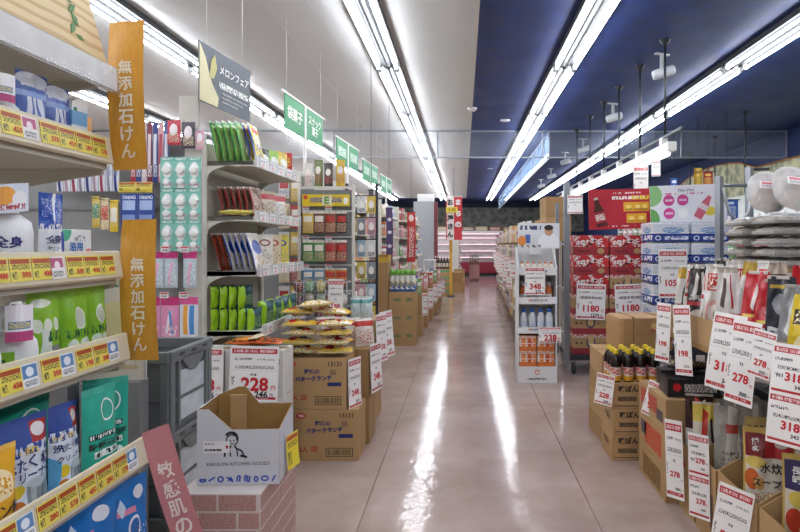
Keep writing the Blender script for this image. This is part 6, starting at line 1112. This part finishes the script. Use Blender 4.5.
pop('double price card reading 278 twice on the second open carton', P(698, 434, 2.68), R(-52), .105, .39, .03, '278', '300', 'b', tilt=R(-3), group=G2)
pop('price card bending out from the third open carton', P(737, 488, 2.28), R(-46), .14, .30, .03, '278', '300', tilt=R(7), group=G2)
pop('small slanted price card on the black display box run', P(658, 383, 3.28), R(-50), .11, .21, .02, '98', '105', tilt=R(14), group=G2)

# ================================================================== far right row
lv2 = [.14, .48, .82, 1.16, 1.44]
for k, (y0, xf) in enumerate([(6.95, .80), (8.75, .84), (10.55, .90), (12.4, .96), (14.2, 1.02), (16.1, 1.08), (18.0, 1.14)]):
    d = f'the {ORD[k]} low shelf past the drink stand'
    shelf_unit(f'white low shelving, {d}', xf, y0, 1.7, -1, 1.45, lv2, bm_=KRAFT2, inset=.06); fill(d, xf, y0, 1.7, -1, lv2, .31, f'goods on {d}', per=7 if k < 3 else 6, seed=k + 40, off=.055)
    for q in range(3): pop(f'price card, {ORD[q]} along the edge of {d}', (xf - .055, y0 + .2 + .55 * q, [1.2, .9, 1.15][q]), R(-50), .13, .24, .01, '198', None, group='price cards along the low shelves')
for k, (x, y, z, w, h) in enumerate([(1.2, 7.3, 1.451, .32, .3), (1.2, 7.3, 1.752, .32, .26), (1.22, 8.0, 1.451, .32, .3), (1.4, 7.3, 2.013, .3, .2)][:3]): carton('top_carton', f'brown carton standing on the low shelf behind the drink stand, {ORD[k]} of three', (x, y, z), R(4), w, .4, h, [KRAFT, KRAFT2][k % 2], 'cartons on the low shelf')
for k, (x, y0) in enumerate([(3.3, 6.2), (3.3, 8.2), (3.3, 10.4)]):
    d = f'the {ORD[k]} tall shelf past the cage frame'; shelf_unit(f'white tall shelving, {d}', x, y0, 1.9, -1, 1.75, lv[:5]); fill(d, x, y0, 1.9, -1, lv[1:5], .24, f'goods on {d}', per=5, seed=k + 60)
gs_ = thing('green_sack', 'green net sack hanging at the shelf end behind the drink stand', 'sack', (.70, 6.75, .001), R(-20)); obj('sack', pouch(.14, .95, .12, mat('#5f9a6a', .5, bump=.6, bscale=60), 3, .01), gs_); boxo('tie', gs_, -.03, -.02, .93, .03, .02, .97, mat('#3f7a4a', .5))
for k, (px, py, y, w, h) in enumerate([(641, 166, 6.3, .16, .36), (656, 161, 5.86, .09, .16), (575, 195, 5.97, .16, .2)]):
    pop(['white hanging sheet below the batten light', 'small white hanging tag below the batten light', 'pale leaflet hanging beside the tall steel post'][k], P(px, py, y), R(-10), w, h, .0, style='a', group='hanging sheets under the batten light')
dup = {k: v for k, v in LABELS.items() if len(v) > 1 and len(set(o.get('group') for o in v)) > 1}
for k in dup: print('DUP', k)
